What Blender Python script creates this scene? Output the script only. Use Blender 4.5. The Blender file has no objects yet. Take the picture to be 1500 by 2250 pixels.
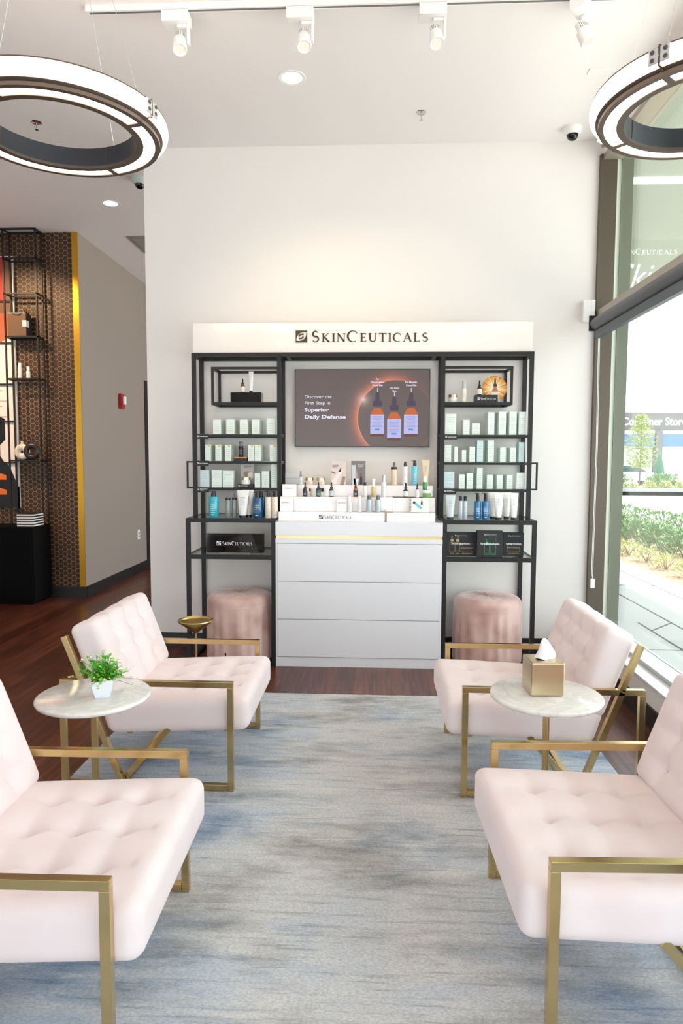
import bpy, bmesh, math, random
from mathutils import Vector, Matrix, Euler
random.seed(7)
PI = math.pi
sc = bpy.context.scene
COL = sc.collection

# ---------------------------------------------------------------- camera
cam_d = bpy.data.cameras.new('camera'); cam = bpy.data.objects.new('camera', cam_d); COL.objects.link(cam)
cam_d.sensor_fit = 'VERTICAL'; cam_d.sensor_height = 36; cam_d.sensor_width = 24; cam_d.lens = 24.0
cam_d.clip_start = .05; cam_d.clip_end = 500
yaw, pitch, roll = -0.0478, 0.0767, -0.0039
F = Vector((math.sin(yaw)*math.cos(pitch), math.cos(yaw)*math.cos(pitch), -math.sin(pitch)))
R = Vector((math.cos(yaw), -math.sin(yaw), 0)); Dn = F.cross(R)
R2 = R*math.cos(roll) + Dn*math.sin(roll); D2 = Dn*math.cos(roll) - R*math.sin(roll)
m3 = Matrix((R2, -D2, -F)).transposed()
cam.matrix_world = Matrix.Translation((0, -5.3044, 1.5)) @ m3.to_4x4()
sc.camera = cam

# ---------------------------------------------------------------- world, sun, exposure
w = bpy.data.worlds.new('world'); sc.world = w; w.use_nodes = True
bg = w.node_tree.nodes['Background']; bg.inputs[0].default_value = (.86, .93, 1, 1); bg.inputs[1].default_value = 2.38
sun_d = bpy.data.lights.new('sun', 'SUN'); sun_d.energy = 7; sun_d.angle = .02; sun_d.color = (1, .96, .9)
sun = bpy.data.objects.new('sun', sun_d); COL.objects.link(sun); sun.rotation_euler = Euler((math.radians(4), math.radians(7), 0)); sun.location = (8, 0, 20)
def spot(loc, target, energy, color, angle=70, size=.06, blend=.6, name='spot_lamp'):
    d = bpy.data.lights.new(name, 'SPOT'); d.energy = energy; d.color = color; d.spot_size = math.radians(angle); d.spot_blend = blend; d.shadow_soft_size = size
    o = bpy.data.objects.new(name, d); COL.objects.link(o); o.location = loc
    o.rotation_euler = (Vector(target)-Vector(loc)).to_track_quat('-Z', 'Y').to_euler(); return o
sc.view_settings.view_transform = 'Standard'; sc.view_settings.look = 'None'; sc.view_settings.gamma = 1; sc.view_settings.use_curve_mapping = False
sc.view_settings.exposure = 0.66
WARM = (1, .78, .52)

# ---------------------------------------------------------------- materials
MATS = {}
def srgb(r, g, b):
    f = lambda c: (c/255/12.92) if c/255 <= .04045 else ((c/255+.055)/1.055)**2.4
    return (f(r), f(g), f(b), 1)
def mat(name, col=(200,200,200), rough=.5, metal=0, emit=None, es=0, trans=0, sheen=0, coat=0, spec=.5, bump=0, bscale=200, vary=0):
    if name in MATS: return MATS[name]
    m = bpy.data.materials.new(name); m.use_nodes = True; MATS[name] = m
    nt = m.node_tree; p = nt.nodes['Principled BSDF']
    p.inputs['Base Color'].default_value = srgb(*col); p.inputs['Roughness'].default_value = rough; p.inputs['Metallic'].default_value = metal
    p.inputs['Specular IOR Level'].default_value = spec
    if sheen: p.inputs['Sheen Weight'].default_value = sheen; p.inputs['Sheen Roughness'].default_value = .4
    if coat: p.inputs['Coat Weight'].default_value = coat; p.inputs['Coat Roughness'].default_value = .08
    if trans: p.inputs['Transmission Weight'].default_value = trans
    if emit: p.inputs['Emission Color'].default_value = srgb(*emit); p.inputs['Emission Strength'].default_value = es
    tc = nt.nodes.new('ShaderNodeTexCoord'); nz = nt.nodes.new('ShaderNodeTexNoise'); nz.inputs['Scale'].default_value = bscale; nz.inputs['Detail'].default_value = 3
    nt.links.new(tc.outputs['Object'], nz.inputs['Vector'])
    if bump:
        b = nt.nodes.new('ShaderNodeBump'); b.inputs['Strength'].default_value = bump; b.inputs['Distance'].default_value = .002
        nt.links.new(nz.outputs['Fac'], b.inputs['Height']); nt.links.new(b.outputs[0], p.inputs['Normal'])
    mr = nt.nodes.new('ShaderNodeMapRange'); mr.inputs[3].default_value = max(0, rough-.04-vary); mr.inputs[4].default_value = min(1, rough+.04+vary)
    nt.links.new(nz.outputs['Fac'], mr.inputs[0]); nt.links.new(mr.outputs[0], p.inputs['Roughness'])
    return m
def nodes(m): return m.node_tree.nodes, m.node_tree.links, m.node_tree.nodes['Principled BSDF']
def glassmat(name, tint=(235,245,240), dens=.0, gloss=.02, ior=1.45):
    if name in MATS: return MATS[name]
    m = bpy.data.materials.new(name); m.use_nodes = True; MATS[name] = m; nt = m.node_tree; nt.nodes.clear()
    o = nt.nodes.new('ShaderNodeOutputMaterial'); t = nt.nodes.new('ShaderNodeBsdfTransparent'); g = nt.nodes.new('ShaderNodeBsdfGlossy'); mx = nt.nodes.new('ShaderNodeMixShader')
    t.inputs[0].default_value = srgb(*tint); g.inputs['Roughness'].default_value = gloss
    lw = nt.nodes.new('ShaderNodeLayerWeight'); lw.inputs[0].default_value = .5; pw = nt.nodes.new('ShaderNodeMath'); pw.operation = 'POWER'; pw.inputs[1].default_value = 5; nt.links.new(lw.outputs['Facing'], pw.inputs[0])
    ma = nt.nodes.new('ShaderNodeMath'); ma.operation = 'MULTIPLY_ADD'; ma.inputs[1].default_value = .95; ma.inputs[2].default_value = .04; nt.links.new(pw.outputs[0], ma.inputs[0]); nt.links.new(ma.outputs[0], mx.inputs[0]); nt.links.new(t.outputs[0], mx.inputs[1]); nt.links.new(g.outputs[0], mx.inputs[2]); nt.links.new(mx.outputs[0], o.inputs[0])
    return m
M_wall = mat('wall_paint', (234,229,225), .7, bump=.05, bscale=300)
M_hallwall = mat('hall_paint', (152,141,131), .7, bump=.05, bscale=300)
M_ceil = mat('ceiling_paint', (243,238,236), .8, bump=.05, bscale=250)
M_base = mat('baseboard_black', (30,29,31), .4)
M_black = mat('black_metal', (34,33,33), .45, .3)
M_blackw = mat('black_wood', (5,5,5), .6, spec=.1)
M_gloss = mat('gloss_black_acrylic', (6,6,8), .05, coat=.1)
M_matteblack = mat('matte_black_card', (32,33,36), .55)
M_brass = mat('polished_brass', (205,180,128), .16, 1, vary=.04, bscale=12)
M_brass2 = mat('brushed_brass', (205,178,122), .32, 1, bscale=300)
M_champ = mat('champagne_metal', (205,186,152), .25, 1, bscale=200)
M_white = mat('white_lacquer', (230,230,234), .25, coat=.3)
M_whitem = mat('white_matte', (242,240,238), .5)
M_whitep = mat('white_plastic', (244,243,240), .35)
M_ceramic = mat('white_ceramic', (240,243,250), .2, coat=.5)
M_chrome = mat('chrome', (200,200,200), .12, 1)
M_bronze = mat('bronze_aluminium', (92,82,70), .42, .35)
M_alu = mat('silver_aluminium', (200,203,206), .35, .6)
M_rubber = mat('dark_rubber', (30,32,34), .7)
M_mint = mat('mint_carton', (228,240,231), .45)
M_mintd = mat('mint_carton_blue', (205,226,228), .45)
M_print = mat('grey_print', (150,165,160), .6)
M_yellow = mat('yellow_print', (240,200,80), .6)
M_amber = mat('amber_glass', (120,52,12), .08, coat=1)
M_darkamber = mat('dark_amber_glass', (48,22,12), .08, coat=1)
M_greenb = mat('green_glass', (22,140,60), .12, coat=.8)
M_navy = mat('navy_label', (40,52,70), .5)
M_teal = mat('teal_gel', (40,175,195), .12, coat=.8)
M_aqua = mat('aqua_gel', (110,200,220), .12, coat=.8)
M_blue = mat('blue_gel', (20,110,165), .12, coat=.8)
M_dblue = mat('deep_blue_gel', (8,85,130), .12, coat=.8)
M_cream = mat('cream_bottle', (236,222,205), .3, coat=.3)
M_tan = mat('tan_tube', (232,210,180), .4)
M_tubew = mat('white_tube', (240,238,236), .3, coat=.2)
M_tubeg = mat('grey_tube', (205,215,216), .3, coat=.2)
M_frost = mat('frosted_bottle', (228,228,226), .25, coat=.3)
M_smoke = mat('smoke_bottle', (132,142,140), .15, coat=.6)
M_gold2 = mat('gold_liquid', (214,190,130), .2, coat=.6)
M_silverb = mat('silver_grey_bottle', (190,200,206), .3, .2)
M_greenp = mat('green_jar', (130,170,110), .3)
M_capb = mat('black_cap', (22,22,24), .25)
M_capg = mat('grey_cap', (110,110,112), .35)
M_paper = mat('paper_label', (236,236,232), .6)
M_textb = mat('dark_ink', (60,58,60), .6)
M_textw = mat('white_ink', (245,245,245), .6)
M_textbr = mat('brown_ink', (150,120,100), .6)
M_sign = mat('mirror_letter', (84,78,60), .25, .8)
M_stem = mat('plant_stem', (80,130,50), .6)
M_leaf = mat('bright_leaf', (140,215,60), .5); M_leaf2 = mat('deep_leaf', (60,165,50), .5); M_petal = mat('pale_petal', (240,244,215), .6)
M_conc = mat('concrete', (196,196,192), .8, bump=.2, bscale=60)
M_soil = mat('mulch', (150,125,105), .9, bump=.6, bscale=30)
M_road = mat('pale_road', (205,204,200), .8, bump=.2, bscale=40)
M_shrub = mat('shrub_green', (132,160,118), .8); M_shrub2 = mat('shrub_yellow', (176,184,120), .8)
M_carw = mat('white_car_paint', (235,236,238), .2, coat=1); M_carg = mat('car_glass', (70,90,92), .1); M_red = mat('tail_lamp_red', (190,40,45), .3)
M_glass = glassmat('window_glass', (250,253,251), gloss=.0, ior=1.5)
M_shelfg = glassmat('shelf_glass', (240,246,243), gloss=.02)
M_clear = glassmat('clear_acrylic', (240,242,242), gloss=.02)

def velvet(name, col, dark, sheen=.6):
    m = mat(name, col, .85, sheen=sheen); n, l, p = nodes(m)
    tc = n.new('ShaderNodeTexCoord'); nz = n.new('ShaderNodeTexNoise'); nz.inputs['Scale'].default_value = 5; nz.inputs['Detail'].default_value = 2
    l.new(tc.outputs['Object'], nz.inputs['Vector']); cr = n.new('ShaderNodeValToRGB')
    cr.color_ramp.elements[0].position = .35; cr.color_ramp.elements[0].color = srgb(*dark); cr.color_ramp.elements[1].position = .6; cr.color_ramp.elements[1].color = srgb(*col)
    l.new(nz.outputs['Fac'], cr.inputs[0]); l.new(cr.outputs[0], p.inputs['Base Color'])
    p.inputs['Sheen Tint'].default_value = (1, .93, .92, 1)
    return m
M_velvet = velvet('blush_velvet', (237,224,224), (234,217,216))
M_pouf = velvet('rose_velvet', (220,188,179), (192,153,143), .7)

# wood floor: planks running into the room
def wood():
    m = mat('walnut_planks', (80,40,28), .3, spec=.5); n, l, p = nodes(m)
    tc = n.new('ShaderNodeTexCoord'); mp = n.new('ShaderNodeMapping'); mp.inputs['Rotation'].default_value = (0, 0, PI/2)
    l.new(tc.outputs['Object'], mp.inputs[0])
    br = n.new('ShaderNodeTexBrick'); br.inputs['Scale'].default_value = 1; br.inputs['Brick Width'].default_value = 1.2; br.inputs['Row Height'].default_value = .125
    br.inputs['Mortar Size'].default_value = .0015; br.inputs['Color1'].default_value = srgb(118,66,46); br.inputs['Color2'].default_value = srgb(84,42,28); br.inputs['Mortar'].default_value = srgb(30,14,10)
    br.offset = .37; l.new(mp.outputs[0], br.inputs['Vector'])
    mp2 = n.new('ShaderNodeMapping'); mp2.inputs['Scale'].default_value = (24, 1.6, 1); l.new(tc.outputs['Object'], mp2.inputs[0])
    nz = n.new('ShaderNodeTexNoise'); nz.inputs['Scale'].default_value = 1.4; nz.inputs['Detail'].default_value = 6; nz.inputs['Distortion'].default_value = .6; l.new(mp2.outputs[0], nz.inputs['Vector'])
    cr = n.new('ShaderNodeValToRGB'); cr.color_ramp.elements[0].position = .35; cr.color_ramp.elements[0].color = (.42,.42,.42,1); cr.color_ramp.elements[1].position = .7; cr.color_ramp.elements[1].color = (1.25,1.2,1.15,1)
    l.new(nz.outputs['Fac'], cr.inputs[0])
    mx = n.new('ShaderNodeMix'); mx.data_type = 'RGBA'; mx.blend_type = 'MULTIPLY'; mx.inputs[0].default_value = 1
    l.new(br.outputs['Color'], mx.inputs[6]); l.new(cr.outputs[0], mx.inputs[7]); l.new(mx.outputs[2], p.inputs['Base Color'])
    return m
M_wood = wood()
def rugmat():
    m = mat('distressed_rug', (180,182,182), .95, spec=.1); n, l, p = nodes(m)
    tc = n.new('ShaderNodeTexCoord')
    def noise(scale, sx, sy, det=4, off=0):
        mp = n.new('ShaderNodeMapping'); mp.inputs['Scale'].default_value = (sx, sy, 1); mp.inputs['Location'].default_value = (off, off, 0); l.new(tc.outputs['Object'], mp.inputs[0])
        z = n.new('ShaderNodeTexNoise'); z.inputs['Scale'].default_value = scale; z.inputs['Detail'].default_value = det; z.inputs['Roughness'].default_value = .65; l.new(mp.outputs[0], z.inputs['Vector']); return z
    def ramp(src, a, ca, b, cb):
        cr = n.new('ShaderNodeValToRGB'); cr.color_ramp.elements[0].position = a; cr.color_ramp.elements[0].color = ca; cr.color_ramp.elements[1].position = b; cr.color_ramp.elements[1].color = cb
        l.new(src, cr.inputs[0]); return cr.outputs[0]
    def mix(fac, a, b, mode='MIX'):
        x = n.new('ShaderNodeMix'); x.data_type = 'RGBA'; x.blend_type = mode
        if isinstance(fac, float): x.inputs[0].default_value = fac
        else: l.new(fac, x.inputs[0])
        for i, v in ((6, a), (7, b)):
            if isinstance(v, tuple): x.inputs[i].default_value = v
            else: l.new(v, x.inputs[i])
        return x.outputs[2]
    bk = (0,0,0,1); wt = (1,1,1,1)
    sep = n.new('ShaderNodeSeparateXYZ'); l.new(tc.outputs['Object'], sep.inputs[0])
    ab = n.new('ShaderNodeMath'); ab.operation = 'ABSOLUTE'; l.new(sep.outputs[0], ab.inputs[0])
    sidem = ramp(ab.outputs[0], .3, bk, .95, wt)               # blue borders along the long sides
    big = noise(1.3, 1, 1.3, 3, 3.1)
    addm = n.new('ShaderNodeMath'); addm.operation = 'ADD'; l.new(big.outputs['Fac'], addm.inputs[0])
    sm = n.new('ShaderNodeMath'); sm.operation = 'MULTIPLY'; sm.inputs[1].default_value = .22; l.new(sidem, sm.inputs[0]); l.new(sm.outputs[0], addm.inputs[1])
    bluem = ramp(addm.outputs[0], .48, bk, .72, wt)
    base = mix(bluem, srgb(212,212,211), srgb(196,206,219))
    blot = noise(1.7, 1, 2.4, 6, 9.2)
    c1 = mix(ramp(blot.outputs['Fac'], .46, bk, .68, (.85,.85,.85,1)), base, mix(bluem, srgb(140,137,131), srgb(106,131,160)))
    lt = noise(2.4, 1, 4.5, 6, 5.5)
    c2 = mix(ramp(lt.outputs['Fac'], .50, bk, .66, (.8,.8,.8,1)), c1, srgb(222,221,218))
    st = noise(4.2, .7, 11, 6, 1.7)                                # broken streaks across the width
    c3 = mix(ramp(st.outputs['Fac'], .54, bk, .70, (.6,.6,.6,1)), c2, mix(bluem, srgb(136,136,136), srgb(92,118,150)))
    fi = noise(95, 1, 1.6, 4, 0)
    c4 = mix(1.0, c3, ramp(fi.outputs['Fac'], .3, (.72,.73,.75,1), .66, (1.08,1.08,1.08,1)), 'MULTIPLY')
    l.new(c4, p.inputs['Base Color'])
    b = n.new('ShaderNodeBump'); b.inputs['Strength'].default_value = .5; b.inputs['Distance'].default_value = .006; l.new(fi.outputs['Fac'], b.inputs['Height']); l.new(b.outputs[0], p.inputs['Normal'])
    return m
M_rug = rugmat()
def marble():
    m = mat('white_marble', (235,233,230), .15, coat=.3); n, l, p = nodes(m)
    tc = n.new('ShaderNodeTexCoord'); z = n.new('ShaderNodeTexNoise'); z.inputs['Scale'].default_value = 5; z.inputs['Detail'].default_value = 8; z.inputs['Distortion'].default_value = 2.2; l.new(tc.outputs['Object'], z.inputs['Vector'])
    cr = n.new('ShaderNodeValToRGB'); e = cr.color_ramp.elements; e[0].position = .40; e[0].color = srgb(238,236,232); e[1].position = .60; e[1].color = srgb(238,237,234)
    x = e.new(.5); x.color = srgb(224,221,217); l.new(z.outputs['Fac'], cr.inputs[0]); l.new(cr.outputs[0], p.inputs['Base Color']); return m
M_marble = marble()
def hexpaper():
    m = mat('gold_hexagon_wallpaper', (30,22,16), .5); n, l, p = nodes(m)
    tc = n.new('ShaderNodeTexCoord'); sp = n.new('ShaderNodeSeparateXYZ'); l.new(tc.outputs['Object'], sp.inputs[0])
    def mth(op, a, b=None, c=None):
        x = n.new('ShaderNodeMath'); x.operation = op
        for i, v in enumerate((a, b, c)):
            if v is None: continue
            if isinstance(v, (int, float)): x.inputs[i].default_value = v
            else: l.new(v, x.inputs[i])
        return x.outputs[0]
    S = .052
    u = mth('DIVIDE', sp.outputs[2], S); v = mth('DIVIDE', sp.outputs[0], S)
    H = 1.7320508
    def cell(u, v, ou, ov):
        a = mth('SUBTRACT', mth('FLOORED_MODULO', mth('ADD', u, ou), 1.0), .5); b = mth('SUBTRACT', mth('FLOORED_MODULO', mth('ADD', v, ov), H), H/2); return a, b
    a1, b1 = cell(u, v, 0, 0); a2, b2 = cell(u, v, .5, H/2)
    d1 = mth('ADD', mth('MULTIPLY', a1, a1), mth('MULTIPLY', b1, b1)); d2 = mth('ADD', mth('MULTIPLY', a2, a2), mth('MULTIPLY', b2, b2))
    def hexd(a, b):
        a = mth('ABSOLUTE', a); b = mth('ABSOLUTE', b); return mth('MAXIMUM', a, mth('ADD', mth('MULTIPLY', a, .5), mth('MULTIPLY', b, .8660254)))
    h = mth('MINIMUM', hexd(a1, b1), hexd(a2, b2))
    outer = mth('GREATER_THAN', h, .455)
    inner = mth('LESS_THAN', mth('ABSOLUTE', mth('SUBTRACT', h, .31)), .022); core = mth('LESS_THAN', mth('ABSOLUTE', mth('SUBTRACT', h, .16)), .022)
    f = mth('ADD', outer, mth('MULTIPLY', mth('ADD', inner, core), .28)); f = mth('MINIMUM', f, 1)
    mx = n.new('ShaderNodeMix'); mx.data_type = 'RGBA'; l.new(f, mx.inputs[0]); mx.inputs[6].default_value = srgb(13,9,7); mx.inputs[7].default_value = srgb(170,124,72)
    l.new(mx.outputs[2], p.inputs['Base Color']); return m
M_hex = hexpaper()
def emis(name, col, s):
    if name in MATS: return MATS[name]
    m = bpy.data.materials.new(name); m.use_nodes = True; MATS[name] = m; nt = m.node_tree; nt.nodes.clear()
    o = nt.nodes.new('ShaderNodeOutputMaterial'); e = nt.nodes.new('ShaderNodeEmission'); e.inputs[0].default_value = srgb(*col); e.inputs[1].default_value = s; nt.links.new(e.outputs[0], o.inputs[0]); return m
M_glow = emis('warm_diffuser', (255,224,194), 7); M_lamp = emis('downlight_lens', (255,246,232), 6)

# ---------------------------------------------------------------- object helpers
def tag(o, label=None, cat=None, group=None, kind=None):
    if label: o['label'] = label
    if cat: o['category'] = cat
    if group: o['group'] = group
    if kind: o['kind'] = kind
    return o
def thing(name, label, cat, loc=(0,0,0), rz=0, group=None):
    o = bpy.data.objects.new(name, None); COL.objects.link(o); o.location = loc; o.rotation_euler = (0, 0, rz); o.empty_display_size = .05
    return tag(o, label, cat, group)
KIDS = {}
class MB:
    def __init__(s): s.v = []; s.f = []
    def add(s, vs, fs):
        k = len(s.v); s.v += [tuple(q) for q in vs]; s.f += [tuple(i+k for i in f) for f in fs]; return s
    def box(s, x0, x1, y0, y1, z0, z1):
        x0, x1 = min(x0,x1), max(x0,x1); y0, y1 = min(y0,y1), max(y0,y1); z0, z1 = min(z0,z1), max(z0,z1)
        return s.add([(x0,y0,z0),(x1,y0,z0),(x1,y1,z0),(x0,y1,z0),(x0,y0,z1),(x1,y0,z1),(x1,y1,z1),(x0,y1,z1)],
                     [(0,3,2,1),(4,5,6,7),(0,1,5,4),(1,2,6,5),(2,3,7,6),(3,0,4,7)])
    def bar(s, a, b, w=.025, h=None, up=(0,1,0)):
        a, b = Vector(a), Vector(b); d = (b-a).normalized(); h = h or w
        u = Vector(up); 
        if abs(d.dot(u)) > .98: u = Vector((1,0,0))
        sd = d.cross(u).normalized(); u2 = sd.cross(d).normalized()
        P = []
        for e in (a, b):
            for i, j in ((-1,-1),(1,-1),(1,1),(-1,1)): P.append(e + sd*(i*w/2) + u2*(j*h/2))
        return s.add(P, [(0,1,2,3),(7,6,5,4),(0,4,5,1),(1,5,6,2),(2,6,7,3),(3,7,4,0)])
    def lathe(s, prof, c=(0,0,0), seg=24, sx=1, sy=1, a0=0, a1=2*PI):
        full = abs(a1-a0-2*PI) < 1e-6; n = seg if full else seg+1; vs = []
        for r, z in prof:
            for i in range(n):
                a = a0+(a1-a0)*i/seg; vs.append((c[0]+r*math.cos(a)*sx, c[1]+r*math.sin(a)*sy, c[2]+z))
        fs = []
        for j in range(len(prof)-1):
            for i in range(seg):
                i2 = (i+1) % n; fs.append((j*n+i, j*n+i2, (j+1)*n+i2, (j+1)*n+i))
        return s.add(vs, fs)
    def prism(s, poly, y0, y1):      # outline in x,z extruded in y
        n = len(poly); vs = [(x, y0, z) for x, z in poly] + [(x, y1, z) for x, z in poly]
        return s.add(vs, [tuple(range(n)), tuple(range(2*n-1, n-1, -1))] + [(i, i+n, (i+1) % n+n, (i+1) % n) for i in range(n)])
    def slab(s, poly, z0, z1):       # outline in x,y extruded in z
        n = len(poly); vs = [(x, y, z0) for x, y in poly] + [(x, y, z1) for x, y in poly]
        return s.add(vs, [tuple(range(n-1, -1, -1)), tuple(range(n, 2*n))] + [(i, (i+1) % n, (i+1) % n+n, i+n) for i in range(n)])
    def tube(s, pts, r, seg=8):
        pts = [Vector(q) for q in pts]; n = len(pts); vs = []; u = None
        for i, q in enumerate(pts):
            d = (pts[min(i+1, n-1)]-pts[max(i-1, 0)]).normalized()
            if u is None: u = d.orthogonal().normalized()
            u = (u - d*u.dot(d)).normalized(); v = d.cross(u); rr = r[i] if isinstance(r, (list, tuple)) else r
            for k in range(seg): a = 2*PI*k/seg; vs.append(q+u*math.cos(a)*rr+v*math.sin(a)*rr)
        fs = [(j*seg+k, j*seg+(k+1) % seg, (j+1)*seg+(k+1) % seg, (j+1)*seg+k) for j in range(n-1) for k in range(seg)]
        fs += [tuple(range(seg-1, -1, -1)), tuple(range((n-1)*seg, n*seg))]
        return s.add(vs, fs)
    def xf(s, M, k0=0):
        s.v[k0:] = [tuple(M @ Vector(q)) for q in s.v[k0:]]; return s
    def build(s, name, m, parent=None, smooth=False, bevel=0, seg=2, loc=None, angle=40):
        me = bpy.data.meshes.new(name); me.from_pydata(s.v, [], s.f); me.validate()
        bm = bmesh.new(); bm.from_mesh(me)
        if smooth or bevel: bmesh.ops.remove_doubles(bm, verts=bm.verts, dist=1e-5)
        bmesh.ops.recalc_face_normals(bm, faces=bm.faces)
        if bevel:
            es = [e for e in bm.edges if len(e.link_faces) == 2 and e.calc_face_angle(0) > .6]
            bmesh.ops.bevel(bm, geom=es, offset=bevel, segments=seg, profile=.5, affect='EDGES', clamp_overlap=True)
        bm.to_mesh(me); bm.free()
        if smooth or bevel:
            try: me.shade_auto_smooth
            except Exception: pass
            for q in me.polygons: q.use_smooth = True
            try: me.set_sharp_from_angle(angle=math.radians(angle if not bevel else 65))
            except Exception: pass
        me.materials.append(m if not isinstance(m, (list, tuple)) else m[0])
        o = bpy.data.objects.new(name, me); COL.objects.link(o)
        if parent is not None: o.parent = parent; KIDS.setdefault(parent.name, []).append(o)
        if bevel:
            md = o.modifiers.new('even_normals', 'WEIGHTED_NORMAL'); md.keep_sharp = True; md.weight = 100
        if loc: o.location = loc
        return o
def copy_tree(o, parent=None, **kw):
    c = o.copy(); COL.objects.link(c); c.parent = parent
    if parent is not None: KIDS.setdefault(parent.name, []).append(c)
    for ch in list(KIDS.get(o.name, [])): copy_tree(ch, c)
    return c
def place(o, loc, rz=None, label=None, group=None, scale=None):
    o.location = loc
    if rz is not None: o.rotation_euler = (o.rotation_euler[0], o.rotation_euler[1], rz)
    if label: o['label'] = label
    if group: o['group'] = group
    if scale: o.scale = scale
    return o
def struct(mb, name, m, **k): return tag(mb.build(name, m, **k), kind='structure')

# text facing -y, flat with small thickness
def text(body, size, m, parent, loc, name='lettering', extrude=.0006, offset=0, align='LEFT', spacing=1.0, width=None, rot=(PI/2,0,0), shear=0, line=1.0):
    cu = bpy.data.curves.new(name, 'FONT'); cu.body = body; cu.size = size; cu.extrude = extrude; cu.offset = offset; cu.align_x = align; cu.space_character = spacing; cu.resolution_u = 3; cu.shear = shear; cu.space_line = line
    t = bpy.data.objects.new(name, cu); COL.objects.link(t); dg = bpy.context.evaluated_depsgraph_get()
    me = bpy.data.meshes.new_from_object(t.evaluated_get(dg)); bpy.data.objects.remove(t); bpy.data.curves.remove(cu)
    me.materials.clear(); me.materials.append(m)
    if width and len(me.vertices):
        xs = [v.co.x for v in me.vertices]; w0 = max(xs)-min(xs); k = width/w0 if w0 else 1
        for v in me.vertices: v.co.x *= k
    o = bpy.data.objects.new(name, me); COL.objects.link(o); o.parent = parent; o.location = loc; o.rotation_euler = rot
    KIDS.setdefault(parent.name, []).append(o); return o

# serif capitals built from thick and thin strokes (for the shop's small-caps word)
def glyph(ch):
    T = .15; t = .055; S = []
    def st(pts, ws): S.append((pts, ws))
    def serif(x, y, w=.3): st([(x-w/2, y), (x+w/2, y)], [.045, .045])
    if ch == 'I': st([(.12,0),(.12,1)], [T,T]); serif(.12,.02); serif(.12,.98); return S, .24
    if ch == 'L': st([(.14,0),(.14,1)], [T,T]); serif(.14,.98); st([(0,.03),(.55,.03)], [t,t]); st([(.55,.0),(.57,.22)], [t,.03]); return S, .6
    if ch == 'E':
        st([(.14,0),(.14,1)], [T,T])
        for y, x in ((.03,.55),(.52,.45),(.97,.52)): st([(0 if y != .52 else .14,y),(x,y)], [t,t])
        st([(.55,0),(.57,.22)], [t,.03]); st([(.52,1),(.52,.8)], [t,.03]); st([(.45,.6),(.45,.42)], [.03,.03]); return S, .62
    if ch == 'T': st([(.36,0),(.36,1)], [T,T]); serif(.36,.02); st([(0,.97),(.72,.97)], [t,t]); st([(.02,1),(.02,.8)], [t,.03]); st([(.70,1),(.70,.8)], [t,.03]); return S, .72
    if ch == 'N': st([(.1,0),(.1,1)], [t,t]); serif(.1,.02,.24); st([(.1,1),(.72,0)], [T,T]); st([(.72,0),(.72,1)], [t,t]); serif(.72,.98,.24); st([(0,.98),(.2,.98)],[.045,.045]); return S, .82
    if ch == 'K': st([(.14,0),(.14,1)], [T,T]); serif(.14,.02); serif(.14,.98); st([(.18,.45),(.6,1)], [t,t]); serif(.6,.98,.22); st([(.28,.55),(.68,.0)], [T,T]); serif(.7,.02,.24); return S, .8
    if ch == 'A': st([(.06,0),(.38,1)], [t,t]); st([(.38,1),(.72,0)], [T,T]); st([(.18,.36),(.58,.36)], [.05,.05]); serif(.06,.02,.22); serif(.72,.02,.26); return S, .8
    if ch == 'U':
        p = [(.12,1),(.12,.35)]+[(.12+.27-.27*math.cos(a), .3-.28*math.sin(a)) for a in [PI*k/8 for k in range(1,8)]]+[(.66,.35),(.66,1)]
        w_ = [T,T]+[T+(t-T)*k/8 for k in range(1,8)]+[t,t]; st(p, w_); serif(.12,.98); serif(.66,.98,.22); return S, .78
    if ch == 'C':
        a = [math.radians(d) for d in range(48, 316, 18)]; p = [(.42+.4*math.cos(x), .5+.5*math.sin(x)) for x in a]
        st(p, [t+(T-t)*max(0, -math.cos(x)) for x in a]); st([(.70,.92),(.70,.7)], [.05,.02]); return S, .76
    if ch == 'S':
        p = []; ws = []
        for k in range(0, 13): a = math.radians(30+k*20); p.append((.28+.2*math.cos(a), .74+.25*math.sin(a))); 
        for k in range(1, 13): a = math.radians(90-k*20); p.append((.28+.23*math.cos(a), .26+.26*math.sin(a)))
        n = len(p)
        for i in range(n): f = abs(i-(n-1)/2)/((n-1)/2); ws.append(T*(1-f)+t*f)
        st(p, ws); return S, .56
    return S, .4
def stroke_polys(mb, pts, ws, ox, oy, k, y0, y1):
    n = len(pts); L = []; Rr = []
    for i in range(n):
        a = Vector(pts[max(i-1,0)]); b = Vector(pts[min(i+1,n-1)]); d = (b-a); d = d/(d.length or 1); nn = Vector((-d.y, d.x)); q = Vector(pts[i])
        L.append(q+nn*ws[i]/2); Rr.append(q-nn*ws[i]/2)
    for i in range(n-1):
        quad = [(ox+p.x*k, oy+p.y*k) for p in (Rr[i], Rr[i+1], L[i+1], L[i])]; mb.prism(quad, y0, y1)
def logo(mb, x, z, s, y0, y1):
    # square mark: frame with two leaf-shaped swirls left open
    def blob(fn, N=12): mb.prism([(x+s*a, z+s*b) for a, b in fn], y0, y1)
    for q in ([(0,0),(1,0),(1,.06),(0,.06)],[(0,.94),(1,.94),(1,1),(0,1)],[(0,.06),(.06,.06),(.06,.94),(0,.94)],[(.94,.06),(1,.06),(1,.94),(.94,.94)]): blob(q)
    up = [(.06,.94),(.06,.30),(.13,.52),(.26,.70),(.44,.82),(.66,.87),(.94,.86),(.94,.94)]
    dn = [(1-a, 1-b) for a, b in up]; blob(up); blob(dn)
    mid = [(.30,.50),(.36,.62),(.52,.70),(.70,.66),(.66,.50),(.58,.38),(.42,.32),(.30,.36)]
    for i in range(8):
        a, b = mid[i], mid[(i+1) % 8]
        if i in (0,1,2,4,5,6): stroke_polys(mb, [a, b], [.12, .12], x, z, s, y0, y1)
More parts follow.
